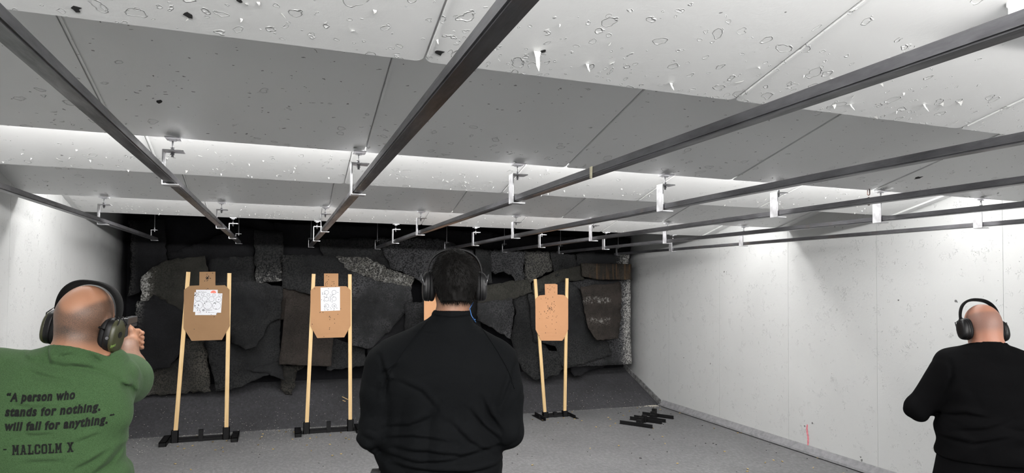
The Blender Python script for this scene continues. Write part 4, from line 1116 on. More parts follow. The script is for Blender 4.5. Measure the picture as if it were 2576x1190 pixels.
M['sclera'] = simple('eye_white', (.62, .60, .57), .25, var=.03)
M['iris'] = simple('brown_iris', (.05, .028, .015), .2, var=.3)
M['lip'] = simple('lip', (.30, .13, .10), .45)
def finish_body(o, co, hd, mask):
    bm = BM()
    for uu, q in ((-.0625, .0035), (-.0705, .0042)): tube(bm, [hd(-.022, .0900, -.066), hd(-.010, .1005, uu), hd(.010, .1005, uu), hd(.022, .0900, -.066)], [.0016, q, q, .0016], 8)
    obj('lips', bm, M['lip'], o.parent, True)
    for e in (-1, 1):
        bm = BM(); bmesh.ops.create_uvsphere(bm, u_segments=16, v_segments=10, radius=.0118)
        bmesh.ops.transform(bm, matrix=Matrix.Translation(Vector(hd(e * .031, .0785, .0))), verts=bm.verts); eo = obj('eye', bm, M['sclera'], o.parent, True)
        bm = BM(); disc(bm, hd(e * .031, .0898, -.0005), hd.A[1], .0052, 14, 0, .0009); obj('iris', bm, M['iris'], eo)
        bm = BM(); tube(bm, [hd(e * .014, .101, .019), hd(e * .030, .0995, .023), hd(e * .047, .088, .018)], [.0022, .003, .0015], 6); obj('eyebrow', bm, M['hair'], o.parent, True)
    set_attr(o, 'stubble', mask(hd.loc(co)))

# ================= man in the green shirt, arms stretched out with a handgun
def man_green():
    L, r, f = hframe((-.70, 2.52), 0)
    e = empty('person'); tag(e, 'person in a green t-shirt with lettering on the back, aiming a handgun', 'person')
    hd = Head(L(.066, .085, 1.565), R(17), R(6), R(8))
    sh = {1: L(.118, .095, 1.350), -1: L(-.195, .075, 1.352)}
    elb = {1: L(.154, .385, 1.306), -1: L(-.125, .37, 1.29)}
    wri = {1: L(.112, .545, 1.420), -1: L(.045, .555, 1.415)}
    neck = [rc(L(.050, .045, 1.41), hd(0, -.022, -.075), .066, .060, .03), rc(hd(0, -.045, -.05), L(.05, .02, 1.42), .05, .06, .03)]
    st = [(.80, 0, 0, .18, .125), (.92, 0, .0, .195, .13), (1.03, 0, .0, .198, .128), (1.15, 0, .0, .198, .122), (1.25, 0, .01, .205, .122), (1.33, .0, .025, .20, .118), (1.39, .01, .045, .165, .095), (1.425, .02, .055, .11, .07)]
    st2 = [(z, np.dot(L(a, b, 0), r), np.dot(L(a, b, 0), f), w, d) for z, a, b, w, d in st]
    torso = [loft(st2, r, f, .05)]
    trap = [rc(L(.05, .03, 1.425), L(.13, .075, 1.385), .058, .066, .05), rc(L(.05, .03, 1.415), L(-.15, .06, 1.375), .055, .068, .04), rc(L(-.10, .02, 1.375), L(-.19, .06, 1.37), .06, .07, .05)]
    arms_up = []
    for s in (-1, 1): arms_up += [rc(sh[s], elb[s], .082, .056, .05)]
    fore = []
    for s in (-1, 1): fore += [rc(elb[s], elb[s] * .62 + wri[s] * .38, .054, .050, .03), rc(elb[s] * .62 + wri[s] * .38, wri[s], .050, .030, .03)]
    # two handed grip around the handgun
    g = lambda a, b, c: L(.088 + a, .60 + b, 1.455 + c)
    hands = [rc(wri[1], g(.020, -.012, -.012), .030, .030, .02), rc(wri[-1], g(-.030, -.012, -.018), .029, .028, .02),
             el(g(.020, .012, .0), (.019, .040, .044), None, .015), el(g(-.026, .016, -.008), (.018, .042, .042), None, .015)]
    for i in range(4):
        z = .026 - .021 * i; rr = .0105 - .0007 * (i == 3)
        hands += [rc(g(.030, .040, z), g(.034, .066, z - .003), rr, rr, .006), rc(g(.034, .066, z - .003), g(.004, .080, z - .004), rr, rr, .003), rc(g(.004, .080, z - .004), g(-.018, .066, z - .004), rr, rr * .9, .003)]
        z -= .012
        hands += [rc(g(-.036, .046, z), g(-.034, .078, z - .002), rr, rr, .006), rc(g(-.034, .078, z - .002), g(.010, .099, z - .003), rr, rr, .003), rc(g(.010, .099, z - .003), g(.045, .084, z - .002), rr, rr * .95, .003), rc(g(.045, .084, z - .002), g(.050, .060, z), rr * .95, rr * .85, .003)]
    hands += [rc(g(.018, -.016, .032), g(.004, .018, .046), .0135, .0115, .012), rc(g(.004, .018, .046), g(-.016, .055, .047), .0112, .0095, .004), rc(g(-.026, -.010, .022), g(-.030, .030, .034), .0130, .0112, .012), rc(g(-.030, .030, .034), g(-.028, .072, .040), .0110, .0092, .004)]
    body = hd.prims() + neck + torso + trap + arms_up + fore + hands + legs(L, (.10, 0, .86), (.14, .10, .48), (.16, -.02, .10))
    o, co = build(body, .006, 'body', M['skinG'], e, lambda V, X, Y, Z: V + .014 * (((Z < 1.37) | ((Z < 1.46) & (((X - hd.c[0]) ** 2 + (Y - 2.57) ** 2 > .0085) | ((Z < 1.437) & (Y < 2.58))))) & (Y < 2.78)))
    def mask(q):
        rr, ff, uu = q.T
        upper = .018 + .075 * np.clip(np.abs(rr) / .075, 0, 1) ** 2 + .02 * sst(ff, -.05, .03)
        m = sst(uu, -.100, -.060) * (1 - sst(uu, upper - .020, upper + .016)) * (1 - sst(ff, .02, .06))
        m = m * (1.0 + .3 * sst(-np.hypot((rr - .0) / .032, (uu + .045) / .016), -1.4, -.2))
        hairy = sst(co[:, 1], 2.80, 2.88) * (1 - sst(co[:, 1], 3.06, 3.10)) * .75 * (co[:, 2] < 1.5)
        return np.where(uu > -.2, np.maximum(m * 1.0, 0), 0) + np.where(uu <= .5, hairy * (ff > .15), 0)
    finish_body(o, co, hd, mask)
    # t-shirt
    elo = {s: sh[s] + (elb[s] - sh[s]) * .72 for s in (-1, 1)}
    shirt = torso + trap + [rc(sh[s], elo[s], .087, .088 if s == 1 else .08, .05) for s in (-1, 1)] + [rc(L(.050, .040, 1.405), L(.064, .035, 1.46), .070, .068, .03)] + [loft([(.86, st2[0][1], st2[0][2], .205, .142), (.95, st2[0][1], st2[0][2], .205, .142), (1.05, st2[0][1], st2[0][2], .20, .135)], r, f, .04)]
    cn = L(.066, -.02, 1.470); nrm = np.array([.24, .35, 1.0]); nrm /= np.linalg.norm(nrm)
    def fn(V, X, Y, Z):
        V = V - .011
        V = folds(V, X, Y, Z, r, f, (4, 15), lambda a, b, z: .010 + .008 * sst(z, 1.33, 1.43) + .010 * sst(-z, -1.12, -.98), .30, 1.7)
        V = folds(V, X, Y, Z, r, f, (9, 5), lambda a, b, z: .008 + 0 * z, -.9, 9.3)
        V = creases(V, X, Y, Z, r, f, 2.52, 2.60, [
            ([(96, 884), (101, 898), (110, 918)], .012, .010), ([(140, 903), (160, 897), (182, 892)], .010, .010), ([(50, 940), (85, 950), (120, 955), (160, 958)], .014, .014),
            ([(165, 924), (210, 930), (262, 944)], .013, .014), ([(222, 896), (232, 906), (244, 918)], .010, .009), ([(340, 900), (353, 945), (352, 1010)], .012, .012),
            ([(20, 1022), (90, 1026), (150, 1020)], .006, .012), ([(66, 1093), (100, 1092), (140, 1086)], .008, .010), ([(205, 1104), (228, 1096), (252, 1086)], .008, .010),
            ([(60, 1162), (120, 1154), (180, 1150)], .008, .012), ([(205, 1168), (240, 1152), (280, 1128)], .010, .012), ([(250, 1182), (280, 1160), (306, 1125)], .012, .013), ([(20, 905), (40, 915), (75, 922)], .008, .012), ([(290, 960), (318, 985), (330, 1015)], .008, .012)])
        V = np.maximum(V, .875 - Z)
        nk = np.sqrt((X - (cn[0] - .002)) ** 2 + (Y - (cn[1] + .06)) ** 2) < .094
        V = np.where(nk, np.maximum(V, (X - cn[0]) * nrm[0] + (Y - cn[1]) * nrm[1] + (Z - cn[2]) * nrm[2]), V)
        for s in (-1, 1):
            d = (elo[s] - sh[s]); d = d / np.linalg.norm(d); c = sh[s] + d * .235
            far = (Y > 2.52 + .16)
            V = np.where(far & (np.sign(X - (L(0, 0, 0)[0])) == s), np.maximum(V, (X - c[0]) * d[0] + (Y - c[1]) * d[1] + (Z - c[2]) * d[2]), V)
        # hollow sleeve mouths
        return V
    ts, _ = build(shirt, .0055, 't_shirt', M['green'], e, fn)
    pants = legs(L, (.10, 0, .86), (.14, .10, .48), (.16, -.02, .10)) + [loft([(.74, st2[0][1], st2[0][2], .175, .12), (.86, st2[0][1], st2[0][2], .19, .13), (.95, st2[0][1], st2[0][2], .192, .128)], r, f, .05)]
    build(pants, .010, 'trousers', M['trouser'], e, lambda V, X, Y, Z: np.maximum(np.maximum(V - .012, Z - .95), .06 - Z))
    build(feet(L, (.16, -.02), r, f), .009, 'boots', M['boot'], e, lambda V, X, Y, Z: np.maximum(V, .001 - Z))
    m = ear_muffs(hd, 'black and olive electronic ear muffs on the bald man in green', M['molive'], hw=.100, top=.117, band_w=.058, band_t=.014, cup=(.044, .060), depth=.018, cu=-.045, cf=.006, x0=.074, lean=-.006, wires=2, base=.014)
    # fittings of the olive cup
    bm = BM(); cx = .074 + .034 + .016
    for s in (1,):
        c = Vector(hd(s * (cx + .0005), .000, -.040)); nrm_ = Vector(hd.A[0]) * s
        disc(bm, c, nrm_, .0110, 18, 0, .003); disc(bm, Vector(hd(s * (cx - .0025), .027, -.042)), nrm_, .007, 14, 0, .003)
    obj('speaker_port', bm, M['mblack'], m)
    bm = BM(); tube(bm, [hd(.092, -.040, -.028), hd(.092, -.066, -.022)], .0028, 8); tube(bm, [hd(.092, -.062, -.023), hd(.092, -.070, -.021)], .0042, 8); obj('microphone', bm, M['mblack'], m, True)
    bm = BM(); disc(bm, hd(.108, -.038, -.055), -hd.A[1], .0055, 12, 0, .004); disc(bm, hd(.108, -.0425, -.055), -hd.A[1], .003, 8, 0, .001); obj('screw', bm, M['wire'], m)
    bm = text_mesh('Impact', offset=.015, shear=.3); xs = [v.co.x for v in bm.verts]; sc = .038 / (max(xs) - min(xs))
    for v in bm.verts:
        v.co = Vector(hd(cx + .0030, -.013 + (v.co.x - xs[0]) * sc * .80, -.078 + v.co.y * sc * 1.15 + (v.co.x - xs[0]) * sc * .22))
    obj('logo', bm, M['mlogo'], m)
    # handgun
    gun = empty('handgun'); tag(gun, 'black handgun held out by the man in green', 'handgun')
    bm = BM(); a, b = g(-.013, -.035, .054), g(.013, .155, .084); box(bm, a[0], b[0], a[1], b[1], a[2], b[2]); bevelled(bm, .003)
    box(bm, g(-.009, 0, 0)[0], g(-.005, 0, 0)[0], g(0, -.032, 0)[1], g(0, -.027, 0)[1], g(0, 0, .084)[2], g(0, 0, .090)[2]); box(bm, g(.005, 0, 0)[0], g(.009, 0, 0)[0], g(0, -.032, 0)[1], g(0, -.027, 0)[1], g(0, 0, .084)[2], g(0, 0, .090)[2])
    obj('slide', bm, M['gun'], gun)
    bm = BM(); box(bm, g(-.012, 0, 0)[0], g(.012, 0, 0)[0], g(0, -.03, 0)[1], g(0, .145, 0)[1], g(0, 0, .040)[2], g(0, 0, .054)[2]); bar(bm, g(0, -.004, .045), g(0, -.022, -.055), .024, .048, (0, 1, 0)); obj('frame', bm, M['polymer'], gun)
    bm = BM(); tube(bm, [g(0, .035, .042), g(0, .062, .036), g(0, .068, .018), g(0, .038, .010)], .004, 6); obj('trigger_guard', bm, M['polymer'], gun, True)
    return e, ts, hd
pg, tshirt, hdG = man_green()

# printed words on the back of the shirt
def shirt_tree(o): return BVHTree.FromPolygons([v.co for v in o.data.vertices], [list(p.vertices) for p in o.data.polygons])
def on_shirt(tree, px, py):
    d = Vector(ray(px, py)).normalized(); h = tree.ray_cast(Vector((0, 0, EYE)), d)
    if h[0] is None: return None
    n = h[1]
    if n.dot(d) > 0: n = -n
    return h[0] + n * .0022
def print_bm(bm, tree, x0, x1, base, capx, lean=0.0):
    """bm in the unit text plane -> printed along the pixel baseline base(x), cap height capx pixels"""
    geom = lambda: list(bm.verts) + list(bm.edges) + list(bm.faces)
    xs = [v.co.x for v in bm.verts]; a, b = min(xs), max(xs)
    w = (b - a); n = int((x1 - x0) / 4)
    for i in range(1, n): bmesh.ops.bisect_plane(bm, geom=geom(), plane_co=(a + w * i / n, 0, 0), plane_no=(1, 0, 0))
    ysv = [v.co.y for v in bm.verts]; lo, hi = min(ysv), max(ysv)
    for i in range(1, 6): bmesh.ops.bisect_plane(bm, geom=geom(), plane_co=(0, lo + (hi - lo) * i / 6, 0), plane_no=(0, 1, 0))
    bmesh.ops.triangulate(bm, faces=list(bm.faces))
    dead = []
    for v in bm.verts:
        px = x0 + (v.co.x - a) / w * (x1 - x0); py = base(px) - v.co.y * capx
        p = on_shirt(tree, px, py)
        if p is None: dead.append(v)
        else: v.co = p
    bmesh.ops.delete(bm, geom=dead, context='VERTS')
    bm.normal_update()
tr = shirt_tree(tshirt)
def quad3(p0, p1, p2):
    c = np.polyfit([p0[0], p1[0], p2[0]], [p0[1], p1[1], p2[1]], 2); return lambda x: float(np.polyval(c, x))
for s, x0, x1, base, cap in (('\u201cA person who', 18, 189, quad3((25, 1010.5), (110, 1009), (188, 1004)), 20.5 / .70),
                             ('stands for nothing,', 13, 252, quad3((13, 1047), (130, 1044.5), (245, 1034)), 20.5 / .70),
                             ('will fall for anything.\u201d', 13, 287, quad3((13, 1083), (130, 1080), (270, 1065)), 20.5 / .70)):
    bm = text_mesh(s, offset=.048, shear=.22, spacing=1.16)
    for v in bm.verts:
        y = v.co.y; v.co.y = y * .62 if y < 0 else (y * 1.16 if y < .5 else .58 + (y - .5) * .66)
    print_bm(bm, tr, x0, x1, base, cap)
    o = obj('lettering', bm, M['ink'], tshirt)
def slab(word):
    G = {'M': (1.0, [('r', .08, 0, .30, 1), ('r', .70, 0, .92, 1), ('q', .08, 1, .34, 1, .58, .3, .42, .3), ('q', .66, 1, .92, 1, .58, .3, .42, .3), ('r', 0, 0, .38, .14), ('r', .62, 0, 1, .14), ('r', 0, .87, .30, 1), ('r', .70, .87, 1, 1)]),
         'A': (1.0, [('q', .10, 0, .32, 0, .58, 1, .36, 1), ('q', .68, 0, .90, 0, .64, 1, .42, 1), ('r', .28, .26, .72, .42), ('r', 0, 0, .40, .14), ('r', .60, 0, 1, .14), ('r', .26, .87, .58, 1)]),
         'L': (.85, [('r', .12, 0, .38, 1), ('r', 0, 0, .85, .17), ('r', 0, .87, .50, 1), ('r', .68, 0, .85, .38)]),
         'C': (.85, [('r', .0, .16, .25, .84), ('r', .16, .83, .68, 1), ('r', .16, 0, .68, .17), ('q', 0, .84, .25, .84, .25, 1, .16, 1), ('q', 0, .16, .16, 0, .25, 0, .25, .16), ('r', .60, .62, .85, .86), ('r', .60, .14, .85, .38), ('q', .60, .84, .85, .84, .68, 1, .60, 1), ('q', .60, 0, .68, 0, .85, .16, .60, .16)]),
         'O': (.85, [('r', .0, .16, .25, .84), ('r', .60, .16, .85, .84), ('r', .16, .83, .68, 1), ('r', .16, 0, .68, .17), ('q', 0, .84, .25, .84, .25, 1, .16, 1), ('q', 0, .16, .16, 0, .25, 0, .25, .16), ('q', .60, .84, .85, .84, .68, 1, .60, 1), ('q', .60, 0, .68, 0, .85, .16, .60, .16)]),
         'X': (.95, [('q', .06, 0, .32, 0, .89, 1, .63, 1), ('q', .63, 0, .89, 0, .32, 1, .06, 1), ('r', 0, 0, .40, .14), ('r', .55, 0, .95, .14), ('r', 0, .87, .40, 1), ('r', .55, .87, .95, 1)]),
         '-': (.55, [('r', .0, .50, .50, .62)]), ' ': (.45, [])}
    bm = BM(); x = 0
    for ch in word:
        w, sh_ = G[ch]
        for q in sh_:
            if q[0] == 'r': P = [(q[1], q[2]), (q[3], q[2]), (q[3], q[4]), (q[1], q[4])]
            else: P = [(q[i], q[i + 1]) for i in range(1, 9, 2)]
            bm.faces.new([bm.verts.new((x + a, b, 0)) for a, b in P])
        x += w + .16
    return bm
bm = slab('- MALCOLM X'); print_bm(bm, tr, 9, 185, quad3((30, 1144.5), (110, 1142), (183, 1137)), 25)
obj('lettering', bm, M['ink'], tshirt)

# ================= man in the black long sleeved shirt, middle
def man_middle():
    o0 = at(1113, 900, 2.55); hdg = R(15)
    L, r, f = hframe((o0[0], o0[1]), hdg)
    e = empty('person'); tag(e, 'broad shouldered person in a black long sleeved shirt, seen from behind in the middle', 'person')
    hd = Head(L(.044, .015, 1.705), R(9), R(6), R(0))
    sh = {1: L(.214, -.012, 1.386), -1: L(-.216, -.012, 1.376)}
    elb = {1: L(.252, -.045, 1.132), -1: L(-.252, -.045, 1.136)}
    wri = {1: L(.085, .215, 1.115), -1: L(-.075, .215, 1.115)}
    neck = [rc(L(.020, -.02, 1.50), hd(0, -.020, -.07), .066, .064, .03)]
    st = [(.78, 0, 0, .185, .13), (.90, 0, 0, .200, .138), (1.0, 0, .005, .208, .142), (1.1, 0, .0, .205, .138), (1.2, 0, -.005, .220, .135), (1.3, 0, -.01, .236, .132), (1.37, 0, -.01, .234, .122), (1.43, 0, -.012, .195, .10), (1.475, .012, -.015, .13, .08), (1.51, .018, -.015, .08, .065)]
    T = lambda S: [(z, np.dot(L(a, b, 0), r), np.dot(L(a, b, 0), f), w, d) for z, a, b, w, d in S]
    torso = [loft(T(st), r, f, .05)]
    trap = [rc(L(.030, -.02, 1.510), L(.185, -.01, 1.415), .056, .068, .05), rc(L(.010, -.02, 1.510), L(-.185, -.01, 1.41), .056, .068, .05)]
    up = [rc(sh[s], elb[s] * .5 + sh[s] * .5, .074, .068, .018) for s in (-1, 1)] + [rc(elb[s] * .5 + sh[s] * .5, elb[s], .068, .050, .018) for s in (-1, 1)]
    fore = [rc(elb[s], elb[s] * .6 + wri[s] * .4, .050, .050, .03) for s in (-1, 1)] + [rc(elb[s] * .6 + wri[s] * .4, wri[s], .050, .031, .03) for s in (-1, 1)]
    hands = hand(wri[1], -r * .7 + f * .7, np.array([0, 0, 1.]), f * .7 + r * .7, 1) + hand(wri[-1], r * .7 + f * .7, np.array([0, 0, 1.]), f * .7 - r * .7, -1)
    lg = legs(L, (.10, 0, .88), (.13, .02, .49), (.14, -.02, .10))
    o, co = build(hd.prims() + neck + torso + trap + up + fore + hands + lg, .006, 'body', M['skinM'], e, lambda V, X, Y, Z: V + .012 * ((Z < 1.575) & ((X - wri[1][0]) ** 2 + (Y - wri[1][1]) ** 2 + (Z - wri[1][2]) ** 2 > .015) & ((X - wri[-1][0]) ** 2 + (Y - wri[-1][1]) ** 2 + (Z - wri[-1][2]) ** 2 > .015)))
    finish_body(o, co, hd, lambda q: np.where((q[:, 2] > -.14) & (q[:, 2] < -.06) & (q[:, 1] < .0), .55 * sst(q[:, 2], -.14, -.08), 0) + np.where((q[:, 1] > .04) & (q[:, 2] > -.13) & (q[:, 2] < -.045), .7, 0))
    # hair: cap with short strands radiating from the crown
    P = [el(hd(0, -.006, .022), np.array((.0765, .098, .092)), hd.A, .01), el(hd(0, -.045, 0), np.array((.066, .058, .066)), hd.A, .03), rc(hd(0, -.045, -.03), hd(0, -.050, -.085), .058, .050, .03)]
    def fh(V, X, Y, Z):
        V = V - .011
        X, Y, Z = np.broadcast_arrays(X, Y, Z)
        q = [(X - hd.c[0]) * hd.A[i][0] + (Y - hd.c[1]) * hd.A[i][1] + (Z - hd.c[2]) * hd.A[i][2] for i in range(3)]
        near = np.abs(V) < .03
        i = np.where(near); n = vnoise(X[i] * 90, Y[i] * 90, Z[i] * 45) - .5
        V[i] += n * .007
        cut = -(q[2] + .088 - 1.42 * np.maximum(q[1] + .035, 0)) 
        V = np.maximum(V, cut * .8)
        return np.maximum(V, (q[1] - .082) * .8)
    hc, hco = build(P, .0045, 'hair', M['hair'], e, fh)
    q = hd.loc(hco); crown = np.array([.01, -.055, .085]); rs = np.random.RandomState(5)
    pick = rs.choice(len(hco), 5200); vs = []; fs = []
    for i in pick:
        l = q[i]
        if l[2] < -.078 and l[1] > -.02: continue
        c = np.array([0, -.01, .0]); nn = l - c; nn = nn / (np.linalg.norm(nn) + 1e-9)
        d = l - crown; d = d - nn * d.dot(nn); d = d / (np.linalg.norm(d) + 1e-6); d = d + rs.randn(3) * .22
        sw = np.cross(nn, d) * .35
        ln = rs.uniform(.010, .019) * (1.2 if l[2] < -.05 else 1); b0 = l - nn * .003; b1 = l + (d + sw) * ln + nn * rs.uniform(.001, .006)
        if l[2] < -.055: b1[2] -= .004
        side = np.cross(nn, d); side /= (np.linalg.norm(side) + 1e-9)
        k = len(vs); vs += [hd(*(b0 - side * .0011)), hd(*(b0 + side * .0011)), hd(*b1), hd(*(b0 + nn * .0012))]; fs += [(k, k + 1, k + 2), (k + 1, k + 3, k + 2), (k + 3, k, k + 2)]
    me = bpy.data.meshes.new('hair_strands'); me.from_pydata([tuple(v) for v in vs], [], fs); me.materials.append(M['hair'])
    so = bpy.data.objects.new('hair_strands', me); COL.objects.link(so); so.parent = hc; so['kind'] = 'stuff'
    # shirt
    col = L(.034, -.012, 0)
    shirt = torso + trap + up + fore + [rc(L(.030, -.016, 1.49), L(.036, -.012, 1.585), .070, .064, .025), loft(T([(.90, 0, 0, .210, .150), (.98, 0, 0, .214, .153), (1.08, 0, 0, .214, .148), (1.14, 0, 0, .208, .14)]), r, f, .05)]
    def fs_(V, X, Y, Z):
        V = V - .010
        V = folds(V, X, Y, Z, r, f, (3.2, 17), lambda a, b, z: .016 * sst(-z, -1.16, -1.02) + .003, .12, 4.1)
        V = folds(V, X, Y, Z, r, f, (11, 3.0), lambda a, b, z: .013 * sst(-z, -1.36, -1.22) * sst(z, 1.0, 1.08) + .002, -.55, 11.7)
        V = folds(V, X, Y, Z, r, f, (5, 20), lambda a, b, z: .011 * sst(np.abs(a - np.dot(L(0, 0, 0), r)), .22, .27) * (1 - sst(z, 1.30, 1.40)) + .004 * sst(z, 1.50, 1.53), -.2, 15.2)
        V = creases(V, X, Y, Z, r, f, 2.42, np.dot(L(0, .02, 0), f), [
            ([(952, 950), (975, 935), (1010, 915)], .009, .013), ([(962, 1010), (970, 960), (950, 900)], .014, .014), ([(1262, 1030), (1290, 960), (1304, 905)], .014, .014),
            ([(1212, 1000), (1232, 1050), (1262, 1090)], .010, .014), ([(1180, 1030), (1215, 1075), (1256, 1112)], .010, .014), ([(960, 1085), (1030, 1072), (1085, 1050), (1110, 1012)], .010, .016),
            ([(968, 1110), (1040, 1096), (1140, 1108)], .008, .012), ([(985, 1130), (1080, 1134), (1160, 1142), (1262, 1128)], .012, .014), ([(965, 1148), (1060, 1160), (1140, 1152), (1200, 1140)], .010, .012),
            ([(975, 1172), (1090, 1180), (1180, 1184), (1262, 1178)], .012, .012), ([(1000, 960), (1060, 985), (1100, 1030)], .006, .014), ([(1130, 1060), (1180, 1110), (1250, 1152)], .009, .016),
            ([(1088, 786), (1137, 790), (1190, 785)], .006, .007), ([(1078, 797), (1137, 802), (1200, 797)], .007, .008)])
        V = np.maximum(V, .905 - Z)
        V = np.maximum(V, Z - 1.592 - .0 * X)
        for s in (-1, 1):
            d = wri[s] - elb[s]; d = d / np.linalg.norm(d); c = wri[s] - d * .01
            t = (X - c[0]) * d[0] + (Y - c[1]) * d[1] + (Z - c[2]) * d[2]
            rad = np.sqrt((X - wri[s][0]) ** 2 + (Y - wri[s][1]) ** 2 + (Z - wri[s][2]) ** 2)
            V = np.where((rad < .10), np.maximum(V, t), V)
        return V
    ss, _ = build(shirt, .0055, 'shirt', M['blackknit'], e, fs_)
    # raglan seams
    tr2 = shirt_tree(ss)
    for pts in ([(1078, 806), (1050, 838), (1018, 880), (985, 930), (955, 985)], [(1196, 808), (1222, 840), (1252, 885), (1278, 930), (1296, 985)]):
        P3 = []
        for (xa, ya), (xb, yb) in zip(pts[:-1], pts[1:]):
            for t in np.linspace(0, 1, 9)[:-1]:
                p = on_shirt(tr2, xa + (xb - xa) * t, ya + (yb - ya) * t)
                if p is not None: P3.append(p)
        bm = BM(); tube(bm, P3, .0013, 6); obj('seam', bm, M['blackknit'], ss, True)
    pants = lg + [loft(T([(.74, 0, 0, .175, .125), (.86, 0, 0, .198, .138), (.97, 0, 0, .205, .14)]), r, f, .05)]
    build(pants, .010, 'trousers', M['trouser'], e, lambda V, X, Y, Z: np.maximum(np.maximum(V - .010, Z - .97), .06 - Z))
    build(feet(L, (.14, -.02), r, f), .009, 'boots', M['boot'], e, lambda V, X, Y, Z: np.maximum(V, .001 - Z))
    ear_muffs(hd, 'slim black ear muffs with wire yokes on the dark haired man in the middle', M['mblack'], hw=.104, top=.119, band_w=.030, band_t=.010, cup=(.040, .060), depth=.022, cu=-.020, cf=.004, band_m=M['mblack'], x0=.082, wires=1, spread=.016)
    # blue ear plug cord
    bm = BM(); tube(bm, [hd(.072, -.020, -.085), L(.104, -.050, 1.60), L(.110, -.066, 1.575), L(.118, -.068, 1.560), L(.128, -.060, 1.548)], .0013, 6)
    bm2 = BM(); tube(bm, [L(.116, -.070, 1.563), L(.124, -.074, 1.557)], .0042, 8)
    tag(obj('earplug_cord', bm, M['blue'], None, True), 'thin blue ear plug cord at the right of the collar of the middle man', 'cord')
    bm2.free()
    # pouches on the belt
    b0 = empty('magazine_pouch', tuple(L(-.222, -.045, .90)), -hdg); tag(b0, 'black magazine pouch at the left hip of the middle man', 'pouch')
    bm = BM(); box(bm, -.035, .020, -.025, .025, -.08, .070); bevelled(bm, .004); obj('pouch_body', bm, M['polymer'], b0)
    bm = BM(); box(bm, -.040, .0, -.030, .015, .070, .088); bevelled(bm, .003); obj('flap', bm, M['polymer'], b0)
    bm = BM(); tube(bm, [(-.042, -.012, .018), (-.036, -.012, .018)], .008, 10); obj('snap', bm, M['polymer'], b0, True)
    bm = BM(); tube(bm, [(-.046, -.008, -.02), (-.046, -.008, .004)], .005, 8); obj('brass_round', bm, M['brass'], b0, True)
    b1 = empty('holster', tuple(L(.252, -.02, .90)), -hdg); tag(b1, 'black holster at the right hip of the middle man', 'holster')
    bm = BM(); tube(bm, [(.0, -.03, -.14), (.0, -.02, -.05), (.0, 0, .02), (.0, .01, .040)], [.018, .026, .030, .018], 14); obj('shell', bm, M['polymer'], b1, True)
    bm = BM(); box(bm, -.05, -.02, -.03, .03, -.06, .05); bevelled(bm, .004); obj('belt_paddle', bm, M['polymer'], b1)
    return e
man_middle()

